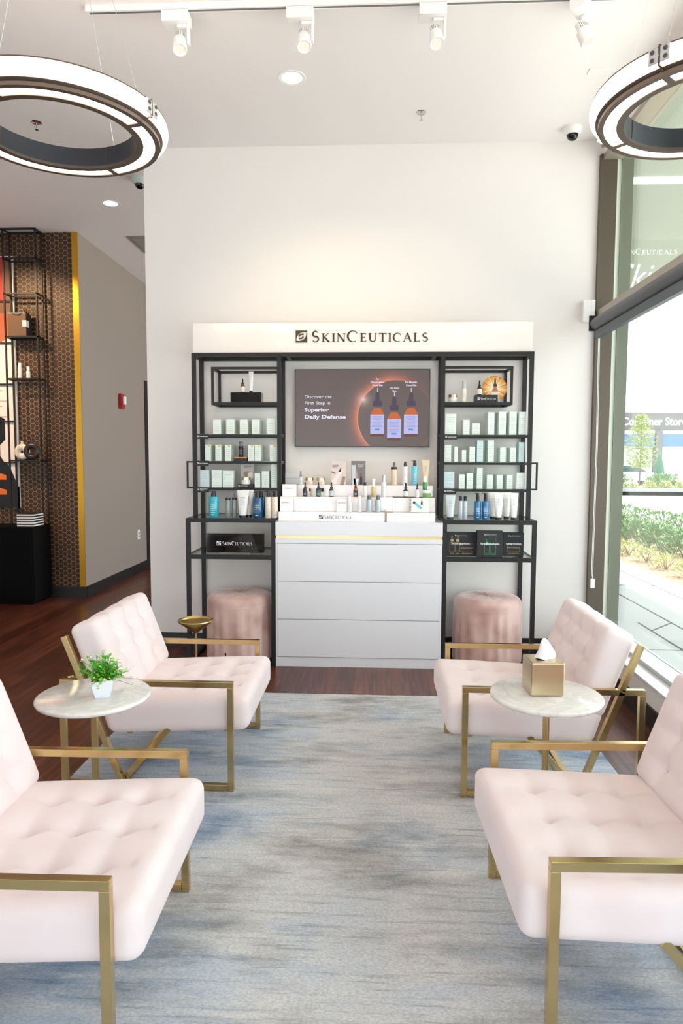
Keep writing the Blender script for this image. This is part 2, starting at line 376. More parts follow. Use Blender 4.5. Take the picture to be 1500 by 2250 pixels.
def brandword(parent, x0, x1, z, hbig, m, y, name='lettering', th=.0012, mark=True, markw=None):
    mb = MB(); word = 'SkinCeuticals'; hs = hbig*.78; xs = 0; L = []
    for c in word:
        k = hbig if c.isupper() else hs; S, wd = glyph(c.upper()); L.append((S, xs, k)); xs += (wd+.22)*k
    xs -= .22*hs; tx0 = x0
    if mark:
        mw = markw or hbig*1.1; lb = MB(); logo(lb, x0, z-(mw-hbig)/2, mw, -th, 0); lb.build('logo_mark', m, parent, loc=(0, y, 0)); tx0 = x0+mw*1.4
    sc_ = (x1-tx0)/xs
    for S, ox, k in L:
        k0 = len(mb.v)
        for pts, ws in S: stroke_polys(mb, pts, ws, ox, 0, k, -th, 0)
        for i in range(k0, len(mb.v)): q = mb.v[i]; mb.v[i] = (tx0+q[0]*sc_, q[1], z+q[2])
    return mb.build(name, m, parent, loc=(0, y, 0))

# ================================================================ SETTING
ZC = 3.85
struct(MB().box(-7, 1.66, -8.5, 6, -.08, 0), 'floor', M_wood)
b = MB().box(-7, 1.78, -8.5, 0.0, ZC, ZC+.3); b.box(-7, 1.78, 0, 6, ZC, ZC+.3); struct(b, 'ceiling', M_ceil)
struct(MB().box(-1.772, 1.80, 0, .25, 0, ZC), 'wall_back', M_wall)
struct(MB().box(-7, -3.25, 1.87, 2.1, 0, ZC).box(-3.25, -3.112, 1.87, 1.872, 0, ZC), 'wall_paneled', M_hex)
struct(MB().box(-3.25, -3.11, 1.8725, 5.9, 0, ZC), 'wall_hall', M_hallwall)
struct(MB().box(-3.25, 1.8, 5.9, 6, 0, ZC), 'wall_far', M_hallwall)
struct(MB().box(-7, -6.9, -8.5, 1.87, 0, ZC), 'wall_left', M_wall)
b = MB().box(-7, -6, -8.6, -8.5, 0, ZC); b.box(-3.2, -2.2, -8.6, -8.5, 0, ZC); b.box(-6, -3.2, -8.6, -8.5, 2.8, ZC); b.box(.4, 1.8, -8.6, -8.5, 0, ZC); b.box(-2.2, .4, -8.6, -8.5, 2.4, ZC); struct(b, 'wall_front', M_wall)  # unseen, added behind the camera; openings sized to control the frontal daylight
struct(MB().box(-3.172, -3.108, 1.862, 1.8695, .115, ZC-.002), 'trim_1', mat('gold_trim', (222,172,60), .25, 1)) 
struct(MB().box(-6.9, -3.10, 1.845, 1.87, 0, .11), 'baseboard_paneled', M_base)
struct(MB().box(-3.11, -3.095, 1.87, 5.9, 0, .116), 'baseboard_hall', M_base)
struct(MB().box(-1.772, 1.64, -.014, 0, 0, .116), 'baseboard_back', M_base)
struct(MB().box(-3.11, -3.10, 3.86, 4.75, 0, 2.55), 'door_1', M_base)
# window wall: low sill wall, stool, frame, glass
struct(MB().box(1.569, 1.80, -8.5, 0, 0, .232), 'wall_right', M_wall)
struct(MB().box(1.555, 1.66, -8.5, -.0, .232, .246), 'trim_2', M_white, bevel=.003)
struct(MB().box(1.555, 1.569, -8.5, -.0, 0, .116), 'baseboard_right', M_base)
struct(MB().box(1.66, 1.80, -8.5, 0, 3.74, ZC), 'wall_bulkhead', M_wall)
b = MB().box(1.64, 1.763, -.035, 0, .246, 3.74)
win = struct(b, 'window_1', M_bronze, bevel=.002)
MB().box(1.763, 1.797, -.02, 0, .272, 3.74).build('glazing_edge', mat('pale_gasket', (222,228,212), .5), win)
MB().box(1.797, 1.88, -.035, 0, .10, 3.80).build('outer_fin', mat('outer_fin_paint', (112,116,100), .5), win)
MB().box(1.655, 1.80, -8.5, -.035, .246, .272).build('window_sill', M_alu, win, bevel=.003)
MB().box(1.648, 1.80, -8.5, -.035, 2.555, 2.615).build('window_rail', mat('rail_bronze', (168,158,142), .35, .3), win, bevel=.002)
MB().box(1.66, 1.80, -8.5, -.035, 3.70, 3.74).build('window_head', mat('rail_bronze', (168,158,142), .35, .3), win)
MB().box(1.655, 1.80, -3.55, -3.43, .272, 3.70).build('mullion', M_bronze, win)
MB().box(1.655, 1.80, -6.95, -6.83, .272, 3.70).build('mullion', M_bronze, win)
for y0, y1 in ((-3.43, -.036), (-6.83, -3.55)):
    MB().box(1.772, 1.784, y0, y1, .272, 2.555).build('glass_pane', M_glass, win)
    MB().box(1.772, 1.784, y0, y1, 2.615, 3.70).build('glass_pane', M_glass, win)
# hall ceiling vent
v = thing('ceiling_vent', 'square grey return-air grille in the dim hallway ceiling', 'vent', (-2.30, 2.35, ZC))
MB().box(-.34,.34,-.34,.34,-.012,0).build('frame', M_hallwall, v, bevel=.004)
b = MB()
for i in range(9): b.box(-.29, .29, -.28+i*.062, -.245+i*.062, -.02, -.010)
b.build('grille', mat('vent_grey', (170,165,158), .7), v)
# canopy outside
cn = thing('entrance_canopy', 'pale flat canopy over the sidewalk outside the upper window', 'canopy', (0,0,3.8))
MB().box(1.8, 3.55, -9, 30, 0, .25).build('soffit', mat('mint_soffit', (150,157,142), .7), cn)
MB().box(2.0, 2.62, .55, .62, -.03, 0).build('light_strip', emis('soffit_lamp', (250,255,245), 2.2), cn)

# ================================================================ RUG
rug = MB(); rx0, rx1, ry0, ry1 = -1.41, 1.17, -5.6, -1.07
n = 60
pts = [(rx0, ry0)] + [(rx0+(rx1-rx0)*i/n, ry0) for i in range(1, n)] + [(rx1, ry0)] + [(rx1, ry1)] + [(rx1-(rx1-rx0)*i/n, ry1+random.uniform(-.004,.004)) for i in range(1, n)] + [(rx0, ry1)]
rug.slab([(x+.12, y) if False else (x, y) for x, y in pts], 0, .012)
tag(rug.build('area_rug', M_rug), 'large distressed grey and blue area rug under the four armchairs', 'rug')

# ================================================================ ARMCHAIRS
def rounded_box(hx, hy, hz, r, nx, ny, nz):
    """grid on a rounded box; returns verts, faces (welded later)"""
    vs = []; fs = []
    def face(fn, a, b):
        k = len(vs)
        for i in range(a+1):
            for j in range(b+1): vs.append(Vector(fn(i/a*2-1, j/b*2-1)))
        for i in range(a):
            for j in range(b): fs.append((k+i*(b+1)+j, k+(i+1)*(b+1)+j, k+(i+1)*(b+1)+j+1, k+i*(b+1)+j+1))
    face(lambda u, v: (u*hx, v*hy, hz), nx, ny); face(lambda u, v: (u*hx, v*hy, -hz), nx, ny)
    face(lambda u, v: (hx, u*hy, v*hz), ny, nz); face(lambda u, v: (-hx, u*hy, v*hz), ny, nz)
    face(lambda u, v: (u*hx, hy, v*hz), nx, nz); face(lambda u, v: (u*hx, -hy, v*hz), nx, nz)
    out = []; nrm = []
    for p in vs:
        q = Vector((max(-(hx-r), min(hx-r, p.x)), max(-(hy-r), min(hy-r, p.y)), max(-(hz-r), min(hz-r, p.z)))); d = p-q
        d = d.normalized() if d.length > 1e-9 else Vector((0,0,1)); out.append(q+d*r); nrm.append(d)
    return out, fs, nrm
def tuft(a, b, A, B, amp=.034):
    """dimples at buttons (a in A, b in B) joined by shallow creases; quilted swell between"""
    d = min(math.hypot(a-x, b-y) for x in A for y in B)
    z = -amp*math.exp(-(d/.036)**1.1)
    for y in B: 
        if A[0]-.10 < a < A[-1]+.10: z -= .010*math.exp(-abs(b-y)/.020)
    for x in A:
        if B[0]-.12 < b < B[-1]+.12: z -= .007*math.exp(-abs(a-x)/.020)
    return z
def button(parent, M):
    mb = MB().lathe([(0,.005),(.007,.004),(.011,0),(.011,-.004),(0,-.006)], seg=12); mb.xf(M); mb.build('button', M_velvet, parent, smooth=True)
def make_chair():
    t = thing('lounge_chair', 'x', 'armchair')
    bw = .026; yy = .357
    # seat
    hx, hy, hz = .335, .343, .078
    vs, fs, nr = rounded_box(hx, hy, hz, .038, 54, 54, 10)
    SX = [.10, .235, .37]; SY = [-.18, 0, .18]; V = []
    for p, d in zip(vs, nr):
        x = p.x+.27; y = p.y; z = p.z
        if d.z > .2:
            edge = min(1, (hx-abs(p.x))/.05, (hy-abs(p.y))/.05)
            z += d.z*(.018*(1-(p.y/hy)**4)*(1-(p.x/hx)**4) + tuft(x, y, SX, SY)*max(0, min(1, edge+.3)))
        x += (.03*max(0, min(1, (x-.15)/.4))) * (z/hz) * .8
        V.append((x, y, z+.338-.045*(x-.1)))
    mb = MB().add(V, fs); seat = mb.build('seat', M_velvet, t, smooth=True, angle=60)
    for x in SX:
        for y in SY: button(seat, Matrix.Translation((x, y, .338+.078+.018-.043-.045*(x-.1))) )
    # back
    hb = .2; th = .07
    vs, fs, nr = rounded_box(th, hy, hb, .036, 8, 54, 40)
    lean = math.atan(.37); Rm = Matrix.Rotation(lean, 4, 'Y')
    BZ = [-.085, .03]; BZ = [-.10, .01, .11]; BY = [-.18, 0, .18]
    cx, cz = .622, .562
    V = []
    for p, d in zip(vs, nr):
        q = Vector(p)
        if d.x < -.2:
            edge = max(0, min(1, (hb-abs(p.z))/.05+.3, (hy-abs(p.y))/.05+.3))
            q.x -= -d.x*(.016*(1-(p.y/hy)**4)*(1-(p.z/hb)**4) + tuft(p.z, p.y, BZ, BY, .030)*edge)
        if d.z > .2:
            for y in BY: q.z -= d.z*.014*math.exp(-abs(p.y-y)/.020)
        q = Rm @ q; V.append((q.x+cx-.075*0, q.y, q.z+cz))
    mb = MB().add(V, fs); back = mb.build('backrest', M_velvet, t, smooth=True, angle=60)
    for z in BZ:
        for y in BY:
            M = Matrix.Translation((cx, 0, cz)) @ Rm @ Matrix.Translation((-th-.016+.038, y, z)) @ Matrix.Rotation(-PI/2, 4, 'Y'); button(back, M)
    for s in (-1, 1):
        y = s*yy
        MB().box(0, bw, y-bw/2, y+bw/2, 0, .5-bw).build('leg', M_brass, t, bevel=.0015)
        MB().box(.785-bw, .785, y-bw/2, y+bw/2, 0, .5-bw).build('leg', M_brass, t, bevel=.0015)
        MB().box(0, .785, y-bw/2, y+bw/2, .5-bw, .5).build('armrest', M_brass, t, bevel=.0015)
        MB().box(bw, .785-bw, y-bw/2, y+bw/2, .004, .004+bw).build('floor_rail', M_brass, t, bevel=.0015)
        MB().bar((.505, y, .015), (.51+.37*.49-.005, y, .487), bw).build('back_strut', M_brass, t, bevel=.001)
        MB().bar((.684, y, .495), (.761, y, .695), bw).build('back_strut', M_brass, t, bevel=.001)
        MB().bar((.30, s*.328, .272), (.525, s*.328, .014), bw, .022).build('brace', M_brass, t, bevel=.001)
    MB().box(.50, .526, -yy, yy, .006, .030).build('cross_bar', M_brass, t)
    b = MB().box(.03, .055, -.30, .30, .249, .264); b.box(.48, .505, -.30, .30, .231, .246); b.build('seat_rail', M_brass, t)
    return t
c0 = make_chair()
place(c0, (-.62, -2.005, .012), PI, 'blush tufted armchair with brass frame, behind the potted-plant table', 'blush velvet armchairs around the rug')
G = c0['group']
c = copy_tree(c0); place(c, (-.62, -3.435, .012), PI+math.radians(1), 'blush tufted armchair with brass frame, in front of the potted-plant table, left foreground', G)
c = copy_tree(c0); place(c, (.392, -2.0, .012), 0, 'blush tufted armchair with brass frame, behind the tissue-box table', G)
c = copy_tree(c0); place(c, (.430, -3.30, .012), math.radians(2), 'blush tufted armchair with brass frame, in front of the tissue-box table, right foreground', G)

# ================================================================ MARBLE TABLES
def make_table():
    t = thing('side_table', 'x', 'side table')
    MB().lathe([(0,.5412),(.210,.5412),(.217,.546),(.219,.553),(.217,.559),(.210,.562),(0,.562)], seg=96).build('tabletop', M_marble, t, smooth=True, angle=50)
    for x in (0, -.125): MB().box(x-.0115, x+.0115, -.009, .009, .010, .536).build('leg', M_brass2, t, bevel=.001)
    MB().box(-.145, .03, -.012, .012, .531, .541).build('top_plate', M_brass2, t)
    MB().lathe([(0,0),(.15,0),(.152,.004),(.15,.009),(0,.009)], c=(-.06,0,.001), seg=48).build('base', M_brass2, t, smooth=True)
    return t
t0 = make_table(); place(t0, (-1.10, -2.72, .0122), 0, 'round white marble side table with brass legs holding the potted plant', 'marble side tables between armchairs')
t1 = copy_tree(t0); place(t1, (.69, -2.61, .0122), math.radians(-108), 'round white marble side table with brass leg holding the brass tissue box', t0['group'])

# potted plant
pl = thing('potted_plant', 'small bright green plant with pale flowers in a white square pot', 'plant', (-1.055, -2.745, .574), math.radians(22))
b = MB(); prof = []
def sq(r, z, k=.0): return [(sx*r, sy*r, z) for sx, sy in ((-1,-1),(1,-1),(1,1),(-1,1))]
rings = [sq(.026,0), sq(.036,.035), sq(.041,.072), sq(.037,.072), sq(.034,.062)]
V = [p for r in rings for p in r]; Fc = [(0,3,2,1)] + [(j*4+i, j*4+(i+1)%4, (j+1)*4+(i+1)%4, (j+1)*4+i) for j in range(4) for i in range(4)] + [(16,17,18,19)]
MB().add(V, Fc).build('pot', M_ceramic, pl, bevel=.002)
def leafquad(mb, p, d, up, s, wd=.5):
    d = d.normalized(); sd = d.cross(up).normalized(); n2 = sd.cross(d)
    mb.add([p, p+d*s*.5+sd*s*wd/2+n2*s*.08, p+d*s, p+d*s*.5-sd*s*wd/2+n2*s*.08], [(0,1,2,3)])
fol, fol2, pet, stm = MB(), MB(), MB(), MB()
for k in range(75):
    a = random.uniform(0, 2*PI); e = random.uniform(.25, 1.45); L = random.uniform(.06, .105)
    d = Vector((math.cos(a)*math.cos(e), math.sin(a)*math.cos(e), math.sin(e))); p0 = Vector((random.uniform(-.02,.02), random.uniform(-.02,.02), .066)); 
    stm.tube([p0, p0+d*L*.5, p0+d*L], .0007, 4)
    for q in range(9):
        f = .3+.7*q/8; pp = p0+d*L*f; dd = Vector((random.gauss(0,1), random.gauss(0,1), random.gauss(.3,.8)))
        if dd.length < .1: continue
        leafquad(fol if random.random() < .6 else fol2, pp, dd, Vector((.3,.2,1)), random.uniform(.011,.019), .85)
for k in range(17):
    a = k*2.399; e = random.uniform(-.05, 1.3); L = random.uniform(.09, .125)
    if k in (0, 5): e = -.1; L = .13
    d = Vector((math.cos(a)*math.cos(e), math.sin(a)*math.cos(e), math.sin(e))); p0 = Vector((0,0,.068)); tip = p0+d*L
    stm.tube([p0, p0+d*L*.5+Vector((0,0,.008)), tip], .0008, 4)
    for j in range(7):
        dd = Vector((math.cos(j*.9), math.sin(j*.9), .35+.2*random.random())); leafquad(pet, tip+Vector((0,0,random.uniform(-.003,.004))), dd, Vector((0,.2,1)), .012, .7)
    for j in range(6): leafquad(fol, p0+d*L*random.uniform(.5,.95)+Vector((0,0,.005)), Vector((random.gauss(0,1), random.gauss(0,1), .3)), Vector((0,.1,1)), .011, .7)
tag(fol.build('leaves', M_leaf, pl), 'bright lime leaves'); tag(fol2.build('leaves', M_leaf2, pl), 'deep green leaves'); pet.build('flowers', M_petal, pl); stm.build('stems', M_stem, pl)

# tissue box
tb = thing('tissue_box', 'square brass tissue box cover with a tissue pulled up', 'tissue box', (.682, -2.585, .574), math.radians(4))
MB().box(-.066, .066, -.066, .066, .001, .135).build('cover', M_champ, tb, bevel=.007, seg=4)
MB().lathe([(.0,.1352),(.032,.1352),(.034,.1362),(.030,.1366),(0,.1362)], seg=32, sy=.55).build('opening_rim', M_brass2, tb, smooth=True)
b = MB(); nu, nv = 26, 14; V = []
for j in range(nv+1):
    h = j/nv
    for i in range(nu):
        a = 2*PI*i/nu; r = (.034*(1-h)**.75+.004)*(1+.22*math.sin(3*a+1+h*2)+.08*math.sin(7*a+h*5)); V.append((r*math.cos(a)*1.05+.006*h+.004*math.sin(h*5), r*math.sin(a)*.62*(1+.3*h), .135+.083*h+.006*math.sin(a*2)*(1-h)))
Fc = [(j*nu+i, j*nu+(i+1) % nu, (j+1)*nu+(i+1) % nu, (j+1)*nu+i) for j in range(nv) for i in range(nu)]
b.add(V, Fc); b.build('tissue', mat('tissue_paper', (248,249,252), .9), tb, smooth=True, angle=70)

# brass bowl stand
bs = thing('cone_stand', 'brass cone-shaped tray stand on a slim pole beside the left pouf', 'stand', (-1.148, -1.0, 0))
MB().lathe([(.0,.374),(.009,.375),(.112,.452),(.114,.458),(.112,.463),(.108,.460),(.104,.449),(.06,.437),(0,.435)], seg=64).build('tray', M_brass2, bs, smooth=True, angle=35)
MB().lathe([(0,.012),(.0075,.012),(.0075,.378),(0,.378)], seg=16).build('pole', M_brass2, bs, smooth=True)
MB().lathe([(0,0),(.062,0),(.064,.005),(.062,.012),(0,.013)], seg=48).build('base', M_brass2, bs, smooth=True)

# poufs
def make_pouf(R0=.245, H=.51):
    t = thing('velvet_pouf', 'x', 'pouf'); nu = 144; prof = []
    for k in range(9): a = -PI/2+PI/2*k/8; prof.append((R0-.05+.05*math.cos(a), .05+.05*math.sin(a)))
    for k in range(1, 14): prof.append((R0, .05+(H-.10)*k/14))
    for k in range(11): a = PI/2*k/10; prof.append((R0-.055+.055*math.cos(a), H-.055+.055*math.sin(a)))
    for k in range(1, 15): prof.append(((R0-.055)*(1-k/15), H+.004*math.sin(k/15*PI)-.012*(k/15)**6))
    V = []
    for r, z in prof:
        for i in range(nu):
            a = 2*PI*i/nu; pleat = math.sin(a*17+1.2*math.sin(a*5)); zz = z/H
            amp = .0065*max(0, min(1, (H-.07-z)/.12))*(1 if r > R0-.06 else 0)
            rr = r + amp*(abs(pleat)**.6*(1 if pleat > 0 else -1))
            dz = 0
            if z > H-.01 and r < R0-.05: dz = .004*math.sin(a*15)*(1-r/R0)*min(1, r/.03)
            V.append((rr*math.cos(a), rr*math.sin(a), z+dz))
    m = len(prof); Fc = [(j*nu+i, j*nu+(i+1) % nu, (j+1)*nu+(i+1) % nu, (j+1)*nu+i) for j in range(m-1) for i in range(nu)]
    Fc.append(tuple(range((m-1)*nu, m*nu))); Fc.append(tuple(range(nu-1, -1, -1)))
    MB().add(V, Fc).build('upholstery', M_pouf, t, smooth=True, angle=60)
    MB().tube([(R0*math.cos(i*2*PI/64)*.995, R0*math.sin(i*2*PI/64)*.995, H-.075) for i in range(65)], .0025, 6).build('seam_piping', M_pouf, t, smooth=True)
    return t
p0 = make_pouf(); place(p0, (-.995, -.30, 0), .3, 'dusty rose velvet pouf under the left unit, black tag near its base', 'velvet poufs under the shelf units')
MB().box(-.004, .004, -.252, -.247, .085, .112).build('brand_tag', M_capb, p0); KIDS[p0.name][-1].rotation_euler = (0, 0, -.55)
p1 = thing('velvet_pouf', 'dusty rose velvet pouf under the right unit beside the window', 'pouf', (.838, -.30, 0), 1.1, p0['group'])
for ch in KIDS[p0.name][:2]: copy_tree(ch, p1)

# ================================================================ DISPLAY UNITS
def frame_rect_yz(mb, x0, x1, ya, yb, z0, z1, w):
    pass
def unit(side):
    L = side == 'left'
    X0, X1 = (-1.354, -.691) if L else (.480, 1.144)
    TX0, TX1 = (-1.354, -.706) if L else (.487, 1.144)
    out = X0 if L else X1                                            # outer side
    t = thing('shelf_unit', 'black metal shelf unit with glass shelves standing against the wall, left of the screen' if L else 'black metal shelf unit with glass shelves standing against the wall, nearest the window', 'shelf unit', ((X0+X1)/2, -.2, 0), 0, 'black shelf units flanking the screen')
    ox, oy = -(X0+X1)/2, .2
    W = .029; yf, yb = -.258, -.005; TT = 1.075; TB = .809
    def bld(mb, name, m=M_black, **k):
        mb.v = [(q[0]+ox, q[1]+oy, q[2]) for q in mb.v]; return mb.build(name, m, t, **k)
    # posts
    for x in (X0, X1-W):
        bld(MB().box(x, x+W, yf, yf+W, TT, 2.281), 'post')
        bld(MB().box(x, x+W, yb-W, yb, TT, 2.281), 'post')
    for x in (TX0, TX1-W): bld(MB().box(x, x+W, yb-W, yb, 0, TT-W*.5), 'leg')
    b = MB()
    b.box(X0+W, X1-W, yf, yf+W, 2.281-W, 2.281); b.box(X0+W, X1-W, yb-W, yb, 2.281-W, 2.281)
    for x in (X0, X1-W): b.box(x, x+W, yf+W, yb-W, 2.281-W, 2.281)
    bld(b, 'top_frame')
    # open box frame near the top
    cx0, cx1 = (-1.209, X1-W) if L else (X0+W, .997); w = .018; zb, zt = 1.90, 2.178
    b = MB()
    for yy in (yf+.001, yb-w):
        b.box(cx0, cx1, yy, yy+w, zb, zb+w); b.box(cx0, cx1, yy, yy+w, zt-w, zt)
        xo = cx0 if L else cx1-w; b.box(xo, xo+w, yy, yy+w, zb+w, zt-w)
    xo = cx0 if L else cx1-w
    for zz in (zb, zt-w): b.box(xo, xo+w, yf+w, yb-w, zz, zz+w)
    bld(b, 'box_frame')
    bld(MB().box(cx0+.002, cx1-.002, yf+.002, yb-.002, zb+w, zb+w+.004), 'glass_shelf', M_shelfg)
    # rails and glass shelves
    for z in (1.685, 1.485, 1.288):
        w = .016; b = MB(); b.box(X0+W, X1-W, yf+.004, yf+.004+w, z-.004-w, z-.004); b.box(X0+W, X1-W, yb-w, yb, z-.004-w, z-.004)
        for x in (X0+.006, X1-W+.006): b.box(x, x+w, yf+W, yb-W, z-.004-w, z-.004)
        bld(b, 'shelf_rail'); bld(MB().box(X0+.004, X1-.004, yf+W, yb-W-.001, z-.004, z), 'glass_shelf', M_shelfg)
        bld(MB().box(X0+W, X1-W, yf+.004, yf+W, z-.004, z), 'glass_shelf', M_shelfg)
    # side loop handle
    w = .012; b = MB(); hx0, hx1 = (-1.402, X0) if L else (X1, 1.190)
    for zz in (1.484-w, 1.280): b.box(hx0, hx1, yf+.004, yf+.004+w, zz, zz+w)
    xo = hx0 if L else hx1-w; b.box(xo, xo+w, yf+.004, yf+.004+w, 1.292, 1.484-w)
    bld(b, 'side_handle')
    # lower table
    yt = -.47
    b = MB(); b.box(TX0, TX1, yt, yt+W, TT-W, TT)
    for x in (TX0, TX1-W): b.box(x, x+W, yt+W, yb-W, TT-W*.5, TT)
    b.box(TX0+W, TX1-W, yb-W*.6, yb, TT-W*.5, TT); bld(b, 'table_frame')
    b = MB(); b.box(TX0+W, TX1-W, yt, yt+W, TB-W, TB)
    for x in (TX0, TX1-W): b.box(x+.002, x+W-.002, yt+W, yb-W, TB-W*.6, TB)
    b.box(TX0+W, TX1-W, yb-W*.6, yb, TB-W*.6, TB); bld(b, 'table_frame')
    for x in (TX0, TX1-W): bld(MB().box(x, x+W, yt, yt+W, 0, TT-W), 'leg')
    for x in (TX0, TX1-W): bld(MB().box(x+.002, x+W-.002, yt+W, yb-W, 0, .022), 'floor_runner')
    bld(MB().box(TX0+W-.006, TX1-W+.006, yt+W-.006, yb-W*.6, TT-.0065, TT-.0005), 'glass_top', M_shelfg)
    bld(MB().box(TX0+W-.006, TX1-W+.006, yt+W-.006, yb-W*.6, TB-.0065, TB-.0005), 'glass_top', M_shelfg)
    # shelf-edge tags
    lab = [(1.685, 'Antioxidants'), (1.485, 'Sun Protection'), (1.288, 'Moisturize +\nRepair')] if L else [(1.685, 'Age Correction'), (1.288, 'Redness +\nDiscoloration')]
    tx = -1.325 if L else .508
    for z, s in lab:
        tg = MB().box(tx+ox, tx+.092+ox, yf-.003+oy, yf+.003+oy, z-.036, z+.002).build('shelf_tag', M_matteblack, t)
        b = MB(); logo(b, tx+ox+.008, z-.022, .012, -.0006, 0); b.build('logo', M_textw, tg, loc=(0, yf-.0031+oy, 0))
        two = '\n' in s; text(s, .011 if not two else .0095, M_textw, tg, (tx+ox+.025, yf-.0031+oy, z-(.0205 if not two else .014)), width=.058 if two else .062, offset=.0002, line=.9)
    return t
UL = unit('left'); UR = unit('right')
# centre header frame + acrylic sign
hb = thing('header_frame', 'black metal header bars bridging the two shelf units above the screen', 'frame', (-.105, -.13, 2.25))
b = MB(); b.box(-.585, .585, -.128, -.100, .002, .031); b.box(-.585, .585, .097, .125, .002, .031)
b.build('bar', M_black, hb); b = MB()
for x in (-.555, .527): b.box(x, x+.028, -.100, .097, .003, .030)
b.build('bar', M_black, hb)
sg = thing('shop_sign', 'white acrylic header sign with SkinCeuticals in raised metallic letters', 'sign', (0, -.24, 2.281))
MB().box(-1.346, 1.136, 0, .012, 0, .215).build('panel', mat('white_acrylic', (240,234,230), .15, coat=.5), sg, bevel=.001)
brandword(sg, -.583, .381, .077, .078, M_sign, -.001, th=.004, markw=.085)
# wall mounted screen
tv = thing('wall_screen', 'wall-mounted screen advertising Superior Daily Defense with three dropper bottles', 'screen', (-.098, -.05, 1.89))
MB().box(-.515, .515, -.010, .046, -.295, .295).build('bezel', mat('screen_bezel', (70,72,66), .3), tv, bevel=.002)
def screenmat():
    m = bpy.data.materials.new('lit_screen'); m.use_nodes = True; nt = m.node_tree; nt.nodes.clear(); n = nt.nodes; l = nt.links
    o = n.new('ShaderNodeOutputMaterial'); e = n.new('ShaderNodeEmission'); g = n.new('ShaderNodeBsdfGlossy'); ad = n.new('ShaderNodeMixShader'); g.inputs['Roughness'].default_value = .25
    tc = n.new('ShaderNodeTexCoord'); sp = n.new('ShaderNodeSeparateXYZ'); l.new(tc.outputs['Object'], sp.inputs[0])
    def mth(op, a, b=None, c=None):
        x = n.new('ShaderNodeMath'); x.operation = op
        for i, v in enumerate((a, b, c)):
            if v is None: continue
            if isinstance(v, (int, float)): x.inputs[i].default_value = v
            else: l.new(v, x.inputs[i])
        return x.outputs[0]
    cx, cz, rr = .255, -.075, .285
    dx = mth('SUBTRACT', sp.outputs[0], cx); dz = mth('SUBTRACT', sp.outputs[2], cz)
    r = mth('SQRT', mth('ADD', mth('MULTIPLY', dx, dx), mth('MULTIPLY', dz, dz))); k = mth('SUBTRACT', r, rr)
    out = mth('GREATER_THAN', k, 0)
    glow = mth('MULTIPLY', mth('POWER', 2.718, mth('MULTIPLY', mth('MAXIMUM', k, 0), -38)), out)
    left = mth('MAXIMUM', mth('ADD', mth('DIVIDE', mth('MULTIPLY', dx, -1), rr), mth('ADD', mth('MULTIPLY', mth('DIVIDE', dz, rr), .45), .25)), .08)
    glow = mth('MULTIPLY', glow, mth('MINIMUM', mth('MULTIPLY', left, 1.1), 1.0))
    hx = mth('SUBTRACT', sp.outputs[0], cx-.245); hz = mth('SUBTRACT', sp.outputs[2], cz+.14); hr = mth('SQRT', mth('ADD', mth('MULTIPLY', hx, hx), mth('MULTIPLY', hz, hz)))
    hot = mth('POWER', 2.718, mth('MULTIPLY', hr, -45))
    mx = n.new('ShaderNodeMix'); mx.data_type = 'RGBA'; l.new(glow, mx.inputs[0]); mx.inputs[6].default_value = srgb(112,98,94); mx.inputs[7].default_value = srgb(255,150,112)
    m2 = n.new('ShaderNodeMix'); m2.data_type = 'RGBA'; l.new(hot, m2.inputs[0]); l.new(mx.outputs[2], m2.inputs[6]); m2.inputs[7].default_value = srgb(255,225,215)
    l.new(m2.outputs[2], e.inputs[0]); e.inputs[1].default_value = .56; ad.inputs[0].default_value = .04
    l.new(e.outputs[0], ad.inputs[1]); l.new(g.outputs[0], ad.inputs[2]); l.new(ad.outputs[0], o.inputs[0]); return m
pic = MB().box(-.506, .506, -.0115, -.009, -.286, .286).build('display', screenmat(), tv)
E_w = emis('screen_white', (236,230,250), .66); E_amb = emis('screen_amber', (205,112,72), .66); E_cap = emis('screen_cap', (92,84,98), .66); E_lab = emis('screen_label', (190,190,236), .66); E_blu = emis('screen_blue', (96,150,205), .66); E_line = emis('screen_lines', (150,150,190), .66); E_bas = emis('screen_base', (120,84,84), .66)
def bottle_art(cx, zb, h):
    y = -.0125; k = h/.325
    P = lambda pts, m, dy=0: MB().prism([(cx+a*k, zb+b*k) for a, b in pts], -.0004, 0).build('bottle_artwork', m, pic, loc=(0, y-dy, 0))
    P([(-.05,0),(.05,0),(.05,.02),(-.05,.02)], E_bas)
    P([(-.05,.16),(.05,.16),(.047,.18),(.030,.205),(.022,.215),(-.022,.215),(-.030,.205),(-.047,.18)], E_amb)
    P([(-.053,.02),(.053,.02),(.053,.165),(-.053,.165)], E_lab, .0005)
    P([(-.034,.228),(.034,.228),(.034,.268),(-.034,.268)], E_cap); P([(-.018,.268),(.018,.268),(.014,.325),(.005,.333),(-.005,.333),(-.014,.325)], E_cap)
    P([(-.002,.335),(.002,.335),(.002,.365),(-.002,.365)], E_w)
    P([(-.018,.046),(.018,.046),(.018,.058),(-.018,.058)], E_blu, .001)
    b = MB()
    for i in range(8): ww = .04-.006*(i % 3); b.prism([(cx-ww*k, zb+(.072+i*.011)*k), (cx+ww*k, zb+(.072+i*.011)*k), (cx+ww*k, zb+(.0745+i*.011)*k), (cx-ww*k, zb+(.0745+i*.011)*k)], -.0004, 0)
    b.build('bottle_artwork', E_line, pic, loc=(0, y-.001, 0))
for cx, zb in ((.117, -.213), (.245, -.245), (.372, -.213)): bottle_art(cx, zb, .325)
ty = -.0128
text('Discover the', .034, E_w, pic, (-.440, ty, .075), width=.205, extrude=.0002); text('First Step in', .034, E_w, pic, (-.440, ty, .028), width=.195, extrude=.0002)
